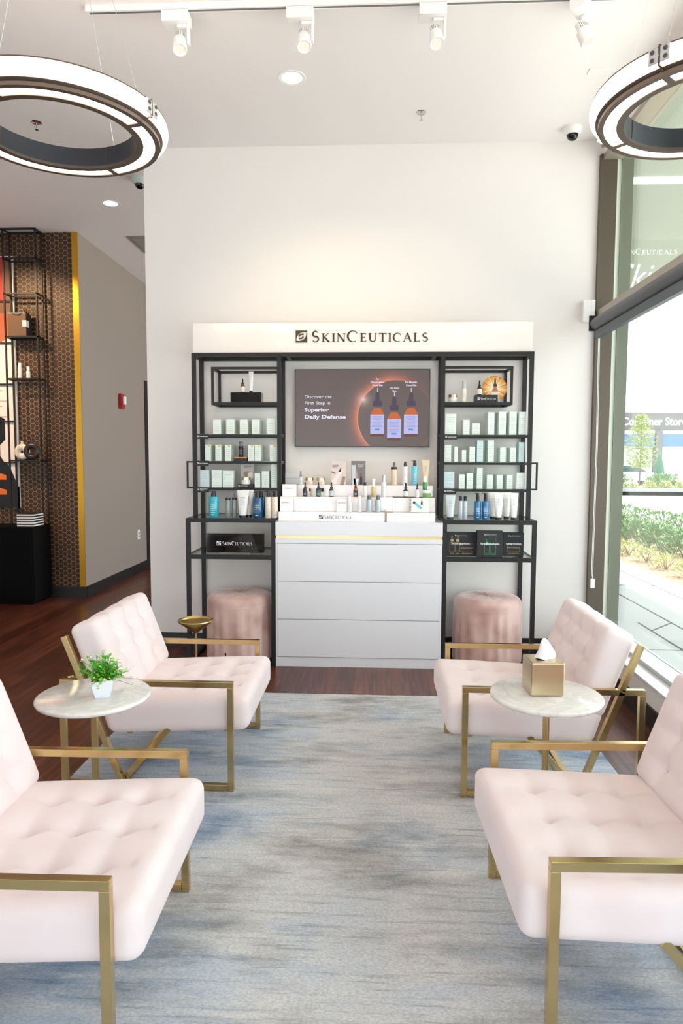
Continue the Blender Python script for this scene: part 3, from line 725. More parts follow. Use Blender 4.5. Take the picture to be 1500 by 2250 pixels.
text('Superior', .038, E_w, pic, (-.440, ty, -.025), width=.19, extrude=.0002, offset=.0012); text('Daily Defense', .038, E_w, pic, (-.440, ty, -.078), width=.315, extrude=.0002, offset=.0012)
for s, x, z in (('For', .117, .212), ('Discoloration-', .117, .189), ('Prone Skin', .117, .166), ('For Aging', .245, .146), ('Skin', .245, .123), ('For Blemish-', .372, .189), ('Prone Skin', .372, .166)):
    text(s, .019, E_w, pic, (x, ty, z), align='CENTER', extrude=.0002, offset=.0004, spacing=.95)

# ================================================================ COUNTER
dc = thing('drawer_cabinet', 'white three-drawer display counter with gold strip between the two shelf units', 'cabinet', (-.11, -.24, 0))
oy = .24; ox = .11
def dbox(name, m, x0, x1, y0, y1, z0, z1, bevel=0): return MB().box(x0+ox, x1+ox, y0+oy, y1+oy, z0, z1).build(name, m, dc, bevel=bevel)
dbox('body', M_white, -.703, .484, -.456, -.02, 0, .90); dbox('side_panel', M_white, -.7035, -.690, -.47, -.4565, 0, .90); dbox('side_panel', M_white, .4715, .4845, -.47, -.4565, 0, .90)
dbox('worktop', M_white, -.7045, .4865, -.474, -.015, .957, 1.056, .002); dbox('gold_strip', mat('pale_gold', (236,214,160), .3, .7), -.700, .482, -.466, -.02, .936, .957); dbox('top_rail', M_white, -.7045, .4865, -.472, -.018, .902, .936, .001)
for z0, z1 in ((.628, .898), (.351, .624), (.074, .347)): dbox('drawer', M_white, -.6895, .471, -.472, -.457, z0, z1, .0015)
dbox('plinth', M_white, -.6895, .471, -.464, -.457, 0, .070)

# stepped acrylic riser on the counter
rs = thing('display_riser', 'white stepped acrylic product riser lettered SkinCeuticals on the white counter', 'display stand', (-.11, -.24, 1.056))
zz = 1.056
def rbox(name, m, x0, x1, y0, y1, z0, z1, bevel=.001): return MB().box(x0+ox, x1+ox, y0+oy, y1+oy, z0-zz, z1-zz).build(name, m, rs, bevel=bevel)
M_acr = mat('riser_acrylic', (244,240,240), .18, coat=.4)
rbox('base_step', M_acr, -.689, .076, -.42, -.03, zz, 1.122); rbox('divider', mat('tan_edge', (214,190,150), .4), .078, .088, -.40, -.03, zz, 1.135, 0); rbox('base_step', M_acr, .090, .437, -.42, -.03, zz, 1.120)
rbox('middle_step', M_acr, -.687, .136, -.34, -.03, 1.1225, 1.227); rbox('middle_step', M_acr, .138, .441, -.325, -.03, 1.1205, 1.223)
rbox('upper_step', M_acr, -.682, .430, -.240, -.03, 1.2275, 1.309)
brandword(rs, -.395+ox, -.165+ox, .020, .026, M_textb, -.4205+oy, mark=True); 
for s, x, z, y in (('MOISTURIZE', -.655, 1.335, -.245), ('CORRECT', -.668, 1.262, -.3), ('PREVENT', -.675, 1.163, -.375), ('PROTECT', -.262, 1.163, -.375)):
    pz = {1.335: 1.309, 1.262: 1.227, 1.163: 1.122}[z]
    tw = {'MOISTURIZE': .082, 'CORRECT': .066, 'PREVENT': .057, 'PROTECT': .060}[s]
    pp = rbox('placard', M_clear if z == 1.335 else M_acr, x-.008, x+tw+(.006 if s == 'PROTECT' else .03), y, y+.004, pz, pz+.09 if z != 1.163 else pz+.095, 0)
    text(s, .0135, M_textbr, pp, (x+ox, y-.0005+oy, z-zz+.02), spacing=1.15, width=tw)

# ================================================================ PRODUCTS
ORD = ['leftmost','second','third','fourth','fifth','sixth','seventh','eighth','ninth','tenth']
def carton(wd, dp, h, label, loc, m=M_mint, lines=True, group=None, mark=None, rz=0):
    o = MB().box(-wd/2, wd/2, 0, dp, 0, h).build('product_carton', m, bevel=.0006, seg=1); place(o, loc, rz); tag(o, label, 'box', group)
    b = MB(); k = max(2, int(h/.024))
    for i in range(k):
        z = h*(.22+.6*i/k); ww = wd*(.30 if i % 2 else .36); b.box(-ww, ww, -.0008, 0, z, z+.0014)
    b.build('print', M_print, o)
    if mark: MB().box(wd*.02, wd*.34, -.001, 0, h*.86, h*.97).build('corner_mark', M_yellow, o)
    return o
def row(data, z, y, shelf, group, dp=.045, deep=(), stacks={}, mark=None, mats={}):
    n = len(data)
    for i, (x0, x1, h) in enumerate(data):
        pos = (ORD[i] + ('' if i == 0 else ' from left')) if i < n-1 else 'rightmost'
        wd = x1-x0; cx = (x0+x1)/2; k = stacks.get(i, 1); hh = h/k; m = mats.get(i, M_mint)
        for s in range(k):
            st = '' if k == 1 else (', lower of its stack' if s == 0 else (', topmost of its stack' if s == k-1 else ', middle of its stack'))
            carton(wd, dp if k == 1 else max(dp, wd*.8), hh-.0006, f'mint carton, {pos} on the {shelf}{st}', (cx, y, z+s*hh+.0003), m, group=group, mark=mark if mark and mark(i) else None)
        if i in deep:
            for q in range(1, deep[i]+1 if isinstance(deep, dict) else 2):
                yy = y + q*(dp+.004)
                if k > 1 or yy+dp > -.035: break
                carton(wd, dp, h-.0006, f'carton {["directly","two places","three places"][q-1]} behind the {pos} one on the {shelf}', (cx, yy, z+.0003), m, group=group)
yS = -.226
L1=[(-1.205,-1.147,.109),(-1.106,-1.045,.11),(-1.004,-.946,.109),(-.912,-.857,.109),(-.803,-.741,.117)]
L2=[(-1.267,-1.226,.122),(-1.19,-1.146,.122),(-1.118,-1.07,.122),(-.944,-.898,.121),(-.894,-.847,.121),(-.78,-.732,.122)]
L3=[(-1.308,-1.239,.129),(-1.22,-1.145,.13),(-1.137,-1.055,.126),(-.895,-.853,.109),(-.842,-.787,.125),(-.77,-.726,.176)]
R1=[(.515,.597,.153),(.65,.695,.109),(.712,.769,.084),(.828,.874,.165),(.906,.958,.168),(.983,1.035,.168),(1.052,1.103,.167)]
R2=[(.515,.563,.126),(.587,.613,.113),(.643,.673,.088),(.698,.739,.114),(.752,.796,.16),(.832,.875,.161),(.921,.961,.108),(.994,1.036,.107),(1.056,1.096,.147)]
R3=[(.516,.59,.127),(.626,.666,.107),(.681,.725,.117),(.755,.796,.157),(.829,.872,.106),(.901,.942,.105),(.972,1.015,.105),(1.044,1.105,.121)]
row(L1, 1.685, yS, 'left unit top shelf', 'mint cartons on the left unit top shelf', deep={0:2,1:2,2:2,3:2,4:2})
row(L2, 1.485, yS, 'left unit middle shelf', 'yellow-marked cartons on the left unit middle shelf', deep={0:3,1:2,2:2,3:2,4:2,5:2}, mark=lambda i: True)
row(L3, 1.288, yS, 'left unit lowest shelf', 'mint cartons on the left unit lowest shelf', stacks={0:2,1:2,2:2}, deep={3:2,4:3,5:1}, mats={0:M_mintd})
row(R1, 1.685, yS, 'right unit top shelf', 'mint cartons on the right unit top shelf', stacks={0:2,2:2}, deep={1:2,3:3,4:2,5:2,6:2})
row(R2, 1.485, yS, 'right unit middle shelf', 'mint cartons on the right unit middle shelf', stacks={0:3}, deep={1:1,3:2,4:2,5:3,6:3,7:2,8:1}, mats={4:M_mintd,8:M_mintd})
row(R3, 1.288, yS, 'right unit lowest shelf', 'mint cartons on the right unit lowest shelf', stacks={0:2,7:2}, deep={1:2,2:2,3:2,4:1,5:2,6:3}, mats={0:M_mintd})

def dropper(h, r, loc, label, glass=M_amber, lab=M_paper, cap=M_capb, group=None):
    t = thing('dropper_bottle', label, 'bottle', loc, 0, group); hb = h*.60
    MB().lathe([(0,0),(r*.94,0),(r,.002),(r,hb*.78),(r*.9,hb*.87),(r*.5,hb*.94),(r*.45,hb),(0,hb)], seg=20).build('bottle', glass, t, smooth=True)
    MB().lathe([(r*1.02,hb*.10),(r*1.03,hb*.11),(r*1.03,hb*.70),(r*1.02,hb*.71)], seg=20).build('paper_label', lab, t, smooth=True)
    MB().lathe([(0,hb),(r*.62,hb),(r*.62,hb+h*.10),(0,hb+h*.10)], seg=16).build('cap', cap, t, smooth=True)
    MB().lathe([(0,hb+h*.10),(r*.34,hb+h*.10),(r*.36,hb+h*.2),(r*.30,h*.96),(r*.15,h),(0,h)], seg=12).build('bulb', cap, t, smooth=True)
    b = MB()
    for i in range(3): b.box(-r*.5, r*.5, -r*1.045, -r*.9, hb*(.25+.13*i), hb*(.27+.13*i))
    b.build('print', M_print if lab is M_paper else M_textw, t); return t
def pump(h, r, loc, label, m, cap=M_capb, group=None, neck=.22, nozzle=-1, clear=False, prt=M_textw):
    t = thing('pump_bottle', label, 'bottle', loc, 0, group); hb = h*(1-neck)
    MB().lathe([(0,0),(r*.95,0),(r,.003),(r,hb-.004),(r*.93,hb),(0,hb)], seg=24).build('bottle', m, t, smooth=True)
    MB().lathe([(0,hb),(r*.5,hb),(r*.5,hb+h*neck*.55),(r*.42,hb+h*neck*.6),(r*.42,h),(0,h)], seg=16).build('collar', cap, t, smooth=True)
    MB().box(nozzle*r*.95, 0, -r*.16, r*.16, h-h*.03, h-.001).build('nozzle', cap, t, bevel=.001)
    b = MB()
    for i in range(5): b.box(-r*.45, r*.45, -r*1.02, -r*.85, hb*(.25+.09*i), hb*(.262+.09*i))
    b.box(-r*.3, r*.3, -r*1.02, -r*.85, hb*.12, hb*.16); b.build('print', prt, t); return t
def foamer(h, r, loc, label, m, cap=M_capg, ring=M_capb, group=None):
    t = thing('foam_bottle', label, 'bottle', loc, 0, group); hb = h*.70
    MB().lathe([(0,0),(r*.95,0),(r,.003),(r,hb-.003),(r*.95,hb),(0,hb)], seg=24).build('bottle', m, t, smooth=True)
    MB().lathe([(0,hb),(r*.98,hb),(r*.98,hb+h*.09),(0,hb+h*.09)], seg=24).build('ring_cap', ring, t, smooth=True)
    MB().lathe([(0,hb+h*.09),(r*.62,hb+h*.09),(r*.40,hb+h*.14),(r*.36,h*.99),(r*.3,h),(0,h)], seg=16).build('pump_head', cap, t, smooth=True)
    b = MB()
    for i in range(4): b.box(-r*.45, r*.45, -r*1.02, -r*.85, hb*(.3+.12*i), hb*(.312+.12*i))
    b.build('print', M_print, t); return t
def tube_(h, wd, loc, label, m, cap=M_capb, group=None, ch=.09):
    t = thing('squeeze_tube', label, 'tube', loc, 0, group); n = 24; V = []; rows = 8; hc = h*ch
    for j in range(rows+1):
        f = j/rows; a = wd/2*(.66+.34*f); bb = wd/2*.62*(1-f)**.8+.0012
        for i in range(n): q = 2*PI*i/n; V.append((a*math.cos(q), bb*math.sin(q), hc+(h-hc)*f))
    Fc = [(j*n+i, j*n+(i+1) % n, (j+1)*n+(i+1) % n, (j+1)*n+i) for j in range(rows) for i in range(n)] + [tuple(range(rows*n, rows*n+n))]
    MB().add(V, Fc).build('tube_body', m, t, smooth=True); MB().lathe([(0,0),(wd*.33,0),(wd*.33,hc),(0,hc)], seg=20, sy=.75).build('cap', cap, t, smooth=True)
    b = MB()
    for i in range(4): z = hc+(h-hc)*(.42+.1*i); b.box(-wd*.16, wd*.16, -wd*.5*.62*.75, -wd*.1, z, z+.0012)
    b.build('print', M_print, t); return t
def jar(h, r, loc, label, m=M_frost, lid=M_champ, group=None):
    t = thing('cream_jar', label, 'jar', loc, 0, group)
    MB().lathe([(0,0),(r*.95,0),(r,.002),(r,h*.62),(0,h*.62)], seg=28).build('jar_body', m, t, smooth=True)
    MB().lathe([(0,h*.62),(r*1.02,h*.62),(r*1.02,h*.98),(r*.98,h),(0,h)], seg=28).build('lid', lid, t, smooth=True); return t
def serum(h, r, loc, label, m=M_frost, cap=M_whitep, group=None, neck=.42, band=None):
    t = thing('serum_bottle', label, 'bottle', loc, 0, group); hb = h*(1-neck)
    MB().lathe([(0,0),(r*.96,0),(r,.002),(r,hb-.002),(r*.96,hb),(0,hb)], seg=20).build('bottle', m, t, smooth=True)
    MB().lathe([(0,hb),(r*.72,hb),(r*.72,h-.002),(r*.66,h),(0,h)], seg=18).build('cap', cap, t, smooth=True)
    b = MB()
    for i in range(3): b.box(-r*.5, r*.5, -r*1.02, -r*.8, hb*(.35+.14*i), hb*(.365+.14*i))
    b.build('print', M_print, t); return t

# items in the open boxes and on glass shelves
zC = 1.922
k = MB().box(-.115, .115, 0, .09, 0, .072).build('display_block', M_gloss, bevel=.001); place(k, (-.955, -.235, zC)); tag(k, 'glossy black display block inside the left unit top frame', 'display block')
dropper(.103, .017, (-.985, -.20, zC+.072), 'amber dropper bottle on the glossy black block in the left top frame')
tube_(.157, .036, (-.922, -.20, zC+.072), 'slim white tube with black cap standing on the glossy black block', M_tubew)
jar(.056, .031, (.572, -.20, zC), 'frosted jar with champagne lid in the right unit top frame')
serum(.154, .019, (.653, -.20, zC), 'tall white pump bottle beside the jar in the right top frame', M_cream, M_silverb, neck=.35)
k = thing('display_block', 'matte black SkinCeuticals block carrying a dropper bottle in the right top frame', 'display block', (.811, -.235, zC))
MB().box(-.083, .083, 0, .07, 0, .052).build('block', M_matteblack, k, bevel=.001); brandword(k, -.064, .068, .018, .015, M_textw, -.0005)
dropper(.108, .0165, (.765, -.20, zC+.052), 'dark amber dropper bottle on the lettered black block', M_darkamber)
disc = thing('round_sign', 'round golden sunburst advertising disc with a dropper bottle picture', 'sign', (.885, -.128, zC+.11))
def sunburst():
    m = mat('sunburst_print', (240,180,90), .5); n, l, p = nodes(m); tc = n.new('ShaderNodeTexCoord'); sp = n.new('ShaderNodeSeparateXYZ'); l.new(tc.outputs['Object'], sp.inputs[0])
    at = n.new('ShaderNodeMath'); at.operation = 'ARCTAN2'; l.new(sp.outputs[0], at.inputs[0]); l.new(sp.outputs[2], at.inputs[1])
    cb = n.new('ShaderNodeCombineXYZ'); l.new(at.outputs[0], cb.inputs[0]); nz = n.new('ShaderNodeTexNoise'); nz.inputs['Scale'].default_value = 5; nz.inputs['Detail'].default_value = 3; l.new(cb.outputs[0], nz.inputs['Vector'])
    ln = n.new('ShaderNodeVectorMath'); ln.operation = 'LENGTH'; l.new(tc.outputs['Object'], ln.inputs[0]); mr = n.new('ShaderNodeMapRange'); mr.inputs[1].default_value = 0; mr.inputs[2].default_value = .09; mr.inputs[3].default_value = .35; mr.inputs[4].default_value = -.12; l.new(ln.outputs['Value'], mr.inputs[0])
    ad = n.new('ShaderNodeMath'); ad.operation = 'ADD'; l.new(nz.outputs['Fac'], ad.inputs[0]); l.new(mr.outputs[0], ad.inputs[1])
    cr = n.new('ShaderNodeValToRGB'); e = cr.color_ramp.elements; e[0].position = .3; e[0].color = srgb(190,110,30); e[1].position = .75; e[1].color = srgb(255,246,222); x = e.new(.5); x.color = srgb(240,180,80)
    l.new(ad.outputs[0], cr.inputs[0]); l.new(cr.outputs[0], p.inputs['Base Color']); return m
MB().prism([(.092*math.cos(i*2*PI/48), .092*math.sin(i*2*PI/48)) for i in range(48)], -.002, .002).build('disc', sunburst(), disc)
for pts, m in (([(-.02,-.085),(.03,-.085),(.03,-.025),(-.02,-.025)], M_paper), ([(-.02,-.025),(.03,-.025),(.022,-.005),(.012,.01),(-.002,.01),(-.012,-.005)], mat('amber_print', (206,120,50), .5)), ([(-.008,.012),(.018,.012),(.018,.030),(.012,.034),(.01,.07),(0,.07),(-.002,.034),(-.008,.030)], M_textb)):
    MB().prism(pts, -.0028, -.0021).build('bottle_artwork', m, disc)
k = thing('display_block', 'black and orange stand holding a boxed black dropper on the left middle shelf', 'display stand', (-1.0, -.232, 1.485))
MB().box(-.05, .05, 0, .05, 0, .022).build('base', M_matteblack, k, bevel=.001); MB().box(-.048, .048, .001, .049, .022, .029).build('orange_top', mat('orange_card', (236,150,50), .5), k)
serum(.118, .0185, (-1.0, -.207, 1.514), 'black bottle with grey dropper on the black and orange stand', M_capb, M_capg, neck=.3)
k = thing('photo_card', 'picture card with cream jar photo on a black SkinCeuticals foot, left lowest shelf', 'display card', (-.965, -.228, 1.288))
MB().box(-.06, .06, -.002, .082, 0, .024).build('foot', M_matteblack, k); brandword(k, -.052, .02, .008, .009, M_textw, -.0022, th=.0006)
M_photo = mat('grey_photo_print', (190,184,178), .4); MB().box(-.05, .052, .076, .080, .024, .178).build('card', M_photo, k)
MB().prism([(.0+.028*math.cos(i*PI/8), .10+.022*math.sin(i*PI/8)) for i in range(16)], .0745, .0758).build('artwork', mat('photo_tan', (168,130,110), .5), k)
MB().prism([(.026+.022*math.cos(i*PI/8), .085+.03*math.sin(i*PI/8)) for i in range(16)], .0735, .0744).build('artwork', M_whitem, k)
text('Triple Lipid\nRestore', .011, M_textb, k, (-.02, .0755, .155), width=.06)
jar(.052, .034, (-.965, -.204, 1.312), 'small white jar with champagne lid in front of the picture card', M_frost, M_champ)

# pump bottles on the left table top
zT = 1.0753
yT = -.385
pump(.195, .0365, (-1.168, yT, zT), 'teal pump bottle with black pump on the left table', M_teal)
foamer(.182, .0185, (-1.064, yT, zT), 'left of two smoky grey foam bottles on the left table', M_smoke, group='smoky foam bottles on the left table')
foamer(.182, .0185, (-1.022, yT+.03, zT), 'right of two smoky grey foam bottles on the left table', M_smoke, group='smoky foam bottles on the left table')
tube_(.200, .088, (-.953, yT, zT), 'white squeeze tube with black cap, front one on the left table', M_tubew, group='white tubes on the left table')
tube_(.200, .088, (-.928, yT+.06, zT), 'white squeeze tube behind another white tube on the left table', M_tubew, group='white tubes on the left table')
pump(.188, .036, (-.846, yT, zT), 'deep blue pump bottle, front one on the left table', M_dblue, group='blue pump bottles on the left table')
pump(.188, .036, (-.838, yT+.08, zT), 'deep blue pump bottle behind another blue one on the left table', M_dblue, group='blue pump bottles on the left table')
pump(.195, .0235, (-.768, yT, zT), 'cream pump bottle with black top, left of the pair on the left table', M_cream, group='cream pump bottles on the left table', prt=M_print)
pump(.195, .0225, (-.721, yT, zT), 'cream pump bottle with black top, right of the pair on the left table', M_cream, group='cream pump bottles on the left table', prt=M_print)
# right table top
tube_(.173, .072, (.546, yT, zT), 'pale grey squeeze tube with dark cap on the right table', M_tubeg)
serum(.167, .0165, (.618, yT, zT), 'clear bottle with black cap, left of the pair on the right table', M_silverb, M_capb, group='clear black-capped bottles on the right table', neck=.2)
serum(.166, .0165, (.652, yT, zT), 'clear bottle with black cap, right of the pair on the right table', M_silverb, M_capb, group='clear black-capped bottles on the right table', neck=.2)
pump(.189, .026, (.739, yT, zT), 'bright blue pump bottle, left of the pair on the right table', M_blue, group='bright blue pump bottles on the right table', neck=.3)
pump(.189, .026, (.795, yT, zT), 'bright blue pump bottle, right of the pair on the right table', M_blue, group='bright blue pump bottles on the right table', neck=.3)
tube_(.192, .068, (.888, yT, zT), 'white squeeze tube with black cap beside the blue pump bottles', M_tubew, group='white tubes on the right table')
tube_(.192, .068, (.862, yT+.08, zT), 'white tube behind the one beside the blue pump bottles', M_tubew, group='white tubes on the right table')
tube_(.191, .062, (.997, yT, zT), 'white squeeze tube with black cap nearest the window on the right table', M_tubew, group='white tubes on the right table')
tube_(.191, .062, (.962, yT+.09, zT), 'white tube behind the one nearest the window', M_tubew, group='white tubes on the right table')

# lower shelf: black sign block and routine kits
zL = .8093
k = thing('sign_block', 'glossy black SkinCeuticals sign block on clear feet under the left table top', 'sign', (-1.010, -.415, zL))
bb = MB().box(-.21, .21, 0, .06, .012, .150).build('block', M_gloss, k, bevel=.002); brandword(k, -.132, .128, .066, .028, M_textw, -.0006)
for x in (-.16, .16): MB().box(x-.045, x+.045, -.02, .055, 0, .0115).build('foot', M_clear, k)
M_goldl = mat('gold_line', (205,175,120), .5); M_grnl = mat('green_line', (60,190,110), .5)
def kit(x, y, wd, h, label, title, lm, bottles, z=zL, dp=.05, off=0):
    t = thing('product_kit', label, 'box', (x, y, z), 0, 'black routine kits under the right table top')
    MB().box(-wd/2, wd/2, 0, dp, 0, h).build('box', M_matteblack, t, bevel=.001)
    brandword(t, -.04+off, .045+off, h*.84, .007, M_textw, -.0006, th=.0006)
    text(title, .0155, M_textw, t, (off, -.0012, h*.49), align='CENTER', offset=.0004, extrude=.0003, width=min(wd*.76, .135))
    b = MB()
    def rect(x0, x1, z0, z1, w=.0012):
        b.box(x0, x1, -.0007, 0, z0, z0+w); b.box(x0, x1, -.0007, 0, z1-w, z1); b.box(x0, x0+w, -.0007, 0, z0, z1); b.box(x1-w, x1, -.0007, 0, z0, z1)
    for kind, bx, bw_, bh in bottles:
        bx += off; z0 = h*.16
        if kind == 'd':
            rect(bx-bw_/2, bx+bw_/2, z0, z0+bh*.62); b.box(bx-bw_*.30, bx+bw_*.30, -.0007, 0, z0+bh*.66, z0+bh*.80)
            rect(bx-bw_*.16, bx+bw_*.16, z0+bh*.8, z0+bh)
        else: rect(bx-bw_/2, bx+bw_/2, z0, z0+bh*.5); rect(bx-bw_/2, bx+bw_/2, z0+bh*.5, z0+bh)
        b.box(bx-bw_*.45, bx+bw_*.45, -.0007, 0, z0-.010, z0-.008)
    b.build('line_artwork', lm, t); return t
kit(.628, -.38, .226, .172, 'black kit box lettered The Anti-Aging Routine in gold lines, left of three', 'The Anti-Aging Routine', M_goldl, [('d',-.06,.034,.115),('d',-.02,.034,.115),('j',.048,.086,.062)], off=-.005)
kit(1.010, -.34, .145, .168, 'black kit box mostly hidden behind the green-lined kit, nearest the window', 'Aging Routine', M_goldl, [('j',.0,.09,.062)], off=.0)
kit(.822, -.445, .180, .190, 'black kit box lettered The Brightening Routine with green lines, in the middle', 'The Brightening Routine', M_grnl, [('d',-.02,.034,.10),('j',.025,.036,.125)])

# counter riser products
z1, z2, z3 = 1.1225, 1.2275, 1.3095
y1, y2, y3 = -.378, -.318, -.203
serum(.119, .0175, (-.178, y1, z1), 'slim frosted bottle beside the PROTECT placard', M_frost, M_whitep, group='frosted bottles on the riser bottom step')
serum(.117, .0165, (-.105, y1, z1), 'second slim frosted bottle right of the PROTECT placard', M_frost, M_whitep, group='frosted bottles on the riser bottom step')
serum(.122, .021, (-.036, y1, z1), 'silver-grey flat bottle, left of the pair on the bottom riser step', M_silverb, M_capg, neck=.25, group='silver bottles on the riser bottom step')
serum(.121, .021, (.028, y1, z1), 'silver-grey flat bottle, right of the pair on the bottom riser step', M_silverb, M_capg, neck=.25, group='silver bottles on the riser bottom step')
nb = thing('spiral_notepad', 'small white spiral notepad with a bottle sketch leaning on the riser', 'notepad', (.322, -.375, 1.1208), math.radians(-4))
bd = MB().box(-.058, .072, 0, .010, .002, .105).build('pages', M_paper, nb, bevel=.001); nb.rotation_euler = (math.radians(-12), 0, math.radians(-4))
MB().prism([(-.035,.062),(-.022,.075),(.026,.035),(.013,.022)], -.001, 0).build('artwork', M_aqua, nb); MB().prism([(-.046,.070),(-.035,.085),(-.022,.075),(-.035,.062)], -.001, 0).build('artwork', M_navy, nb)
MB().prism([(.012,.058),(.028,.058),(.024,.088),(.018,.088)], -.001, 0).build('artwork', M_capb, nb)
b = MB()
for i in range(9): zc = .012+i*.0105; b.tube([(-.060+.008*math.cos(a), .005+.010*math.sin(a), zc+.002*math.sin(a/2)) for a in [j*2*PI/10 for j in range(11)]], .0011, 5)
b.build('spiral_binding', M_champ, nb, smooth=True)
dropper(.107, .016, (-.506, y2, z2), 'dark red-brown dropper bottle, leftmost on the middle riser step', M_darkamber, M_navy, group='dropper bottles on the middle riser step')
dropper(.107, .0165, (-.408, y2, z2), 'dark dropper bottle with teal label, second on the middle riser step', M_darkamber, mat('teal_label', (60,110,100), .5), group='dropper bottles on the middle riser step')
dropper(.107, .0175, (-.313, y2, z2), 'dropper bottle with pale blue label on the middle riser step', M_darkamber, mat('pale_blue_label', (190,205,210), .5), group='dropper bottles on the middle riser step')
dropper(.112, .0165, (-.136, y2, z2), 'orange-amber dropper bottle with grey label near the middle of the riser', mat('orange_amber', (190,90,20), .08, coat=1), M_navy, group='dropper bottles on the middle riser step')
serum(.107, .0145, (-.068, y2, z2), 'small white bottle with black tip right of the orange dropper', M_whitep, M_capb, neck=.22)
serum(.135, .017, (-.005, y2, z2), 'frosted-top bottle half full of golden liquid on the riser', M_gold2, M_whitep, neck=.42)
serum(.163, .0185, (.069, y2, z2), 'tall white bottle with silver cap on the middle riser step', M_frost, M_alu, neck=.32)
dropper(.105, .018, (.229, y2, z2), 'amber dropper bottle with white label below the black and white pump bottle', M_darkamber, M_paper, group='dropper bottles on the middle riser step')
dropper(.099, .0145, (.312, y2, z2), 'clear dropper bottle with dark bulb in front of the aqua pump bottle', M_frost, M_paper)
jar(.057, .030, (.383, -.290, z2-.004), 'green cream jar with white lid on the right of the riser', M_greenp, M_whitep)
serum(.099, .0165, (.369, -.290, z2-.004+.0575), 'green bottle with white cap standing on the green jar', M_greenb, M_whitep, neck=.42)
jar(.060, .029, (-.497, -.271, z2-.0003), 'squat cream jar behind the leftmost dark dropper on the middle step', M_cream, M_champ); 
jar(.060, .029, (-.400, -.271, z2-.0003), 'squat black-lidded jar behind the teal-labelled dropper', M_cream, M_capb)
dropper(.105, .016, (-.551, y3, z3), 'clear dropper bottle with grey bulb on the top riser step', M_frost, M_paper, M_capg)
jar(.055, .030, (-.486, y3, z3), 'frosted jar with champagne lid, left one on the top riser step', M_cream, M_champ, group='jars on the top riser step')
jar(.054, .030, (-.400, y3, z3), 'frosted jar with champagne lid, right one on the top riser step', M_cream, M_champ, group='jars on the top riser step')
k = thing('photo_card', 'picture card of a gloved hand holding a dropper, on the top riser step', 'display card', (-.268, -.190, z3))
MB().box(-.055, .055, 0, .004, 0, .18).build('card', mat('blush_photo', (226,208,202), .5), k)
for pts, m in (([(-.05,.03),(0,.10),(.02,.12),(.035,.11),(.0,.05),(-.02,.005),(-.05,.005)], mat('pale_skin_print', (240,230,226), .5)), ([(.0,.10),(.012,.128),(.022,.13),(.016,.10)], M_capg), ([(-.055,.105),(-.02,.09),(-.024,.082),(-.055,.095)], M_capg), ([(.01,.0),(.04,.0),(.053,.06),(.03,.065)], mat('taupe_print', (160,140,134), .5))):
    MB().prism(pts, -.001, -.0002).build('artwork', m, k)
text('Anti-Aging\nSkincare', .012, M_textb, k, (-.045, -.0012, .145), extrude=.0003, width=.05)
k = thing('photo_card', 'dark grey picture card with serum bottles on the top riser step', 'display card', (-.120, -.190, z3))
MB().box(-.053, .053, 0, .004, 0, .18).build('card', mat('grey_photo_dark', (122,116,118), .4), k)
for pts, m in (([(-.05,.0),(-.02,.0),(-.02,.15),(-.05,.15)], mat('pale_grey_print', (205,210,214), .5)), ([(-.03,.0),(-.002,.0),(.004,.05),(-.036,.05)], M_tubew), ([(-.022,.055),(-.006,.055),(-.006,.09),(-.011,.092),(-.012,.11),(-.017,.11),(-.018,.092),(-.022,.09)], mat('rose_print', (200,150,145), .5)), ([(.012,.005),(.030,.005),(.030,.06),(.024,.062),(.023,.09),(.018,.09),(.017,.062),(.012,.06)], M_textb), ([(.013,.015),(.029,.015),(.029,.05),(.013,.05)], M_paper)):
    MB().prism(pts, -.001-.0004*len(pts)*.1, -.0002).build('artwork', m, k)
text('Power\nPhase', .012, M_textw, k, (-.005, -.0012, .148), extrude=.0003, width=.045)
foamer(.172, .0225, (.147, y3, z3), 'tall foam bottle with tan body and grey pump on the top riser step', M_tan)
pump(.176, .0205, (.228, y3, z3), 'white pump bottle with black top behind the amber dropper', M_tubew, group=None, neck=.2, nozzle=.1, prt=M_print)
pump(.185, .0245, (.299, y3, z3), 'aqua blue pump bottle with black pump on the top riser step', M_aqua)
tube_(.191, .062, (.379, y3, z3), 'tall tan squeeze tube at the right end of the top riser step', M_tan, M_tan)

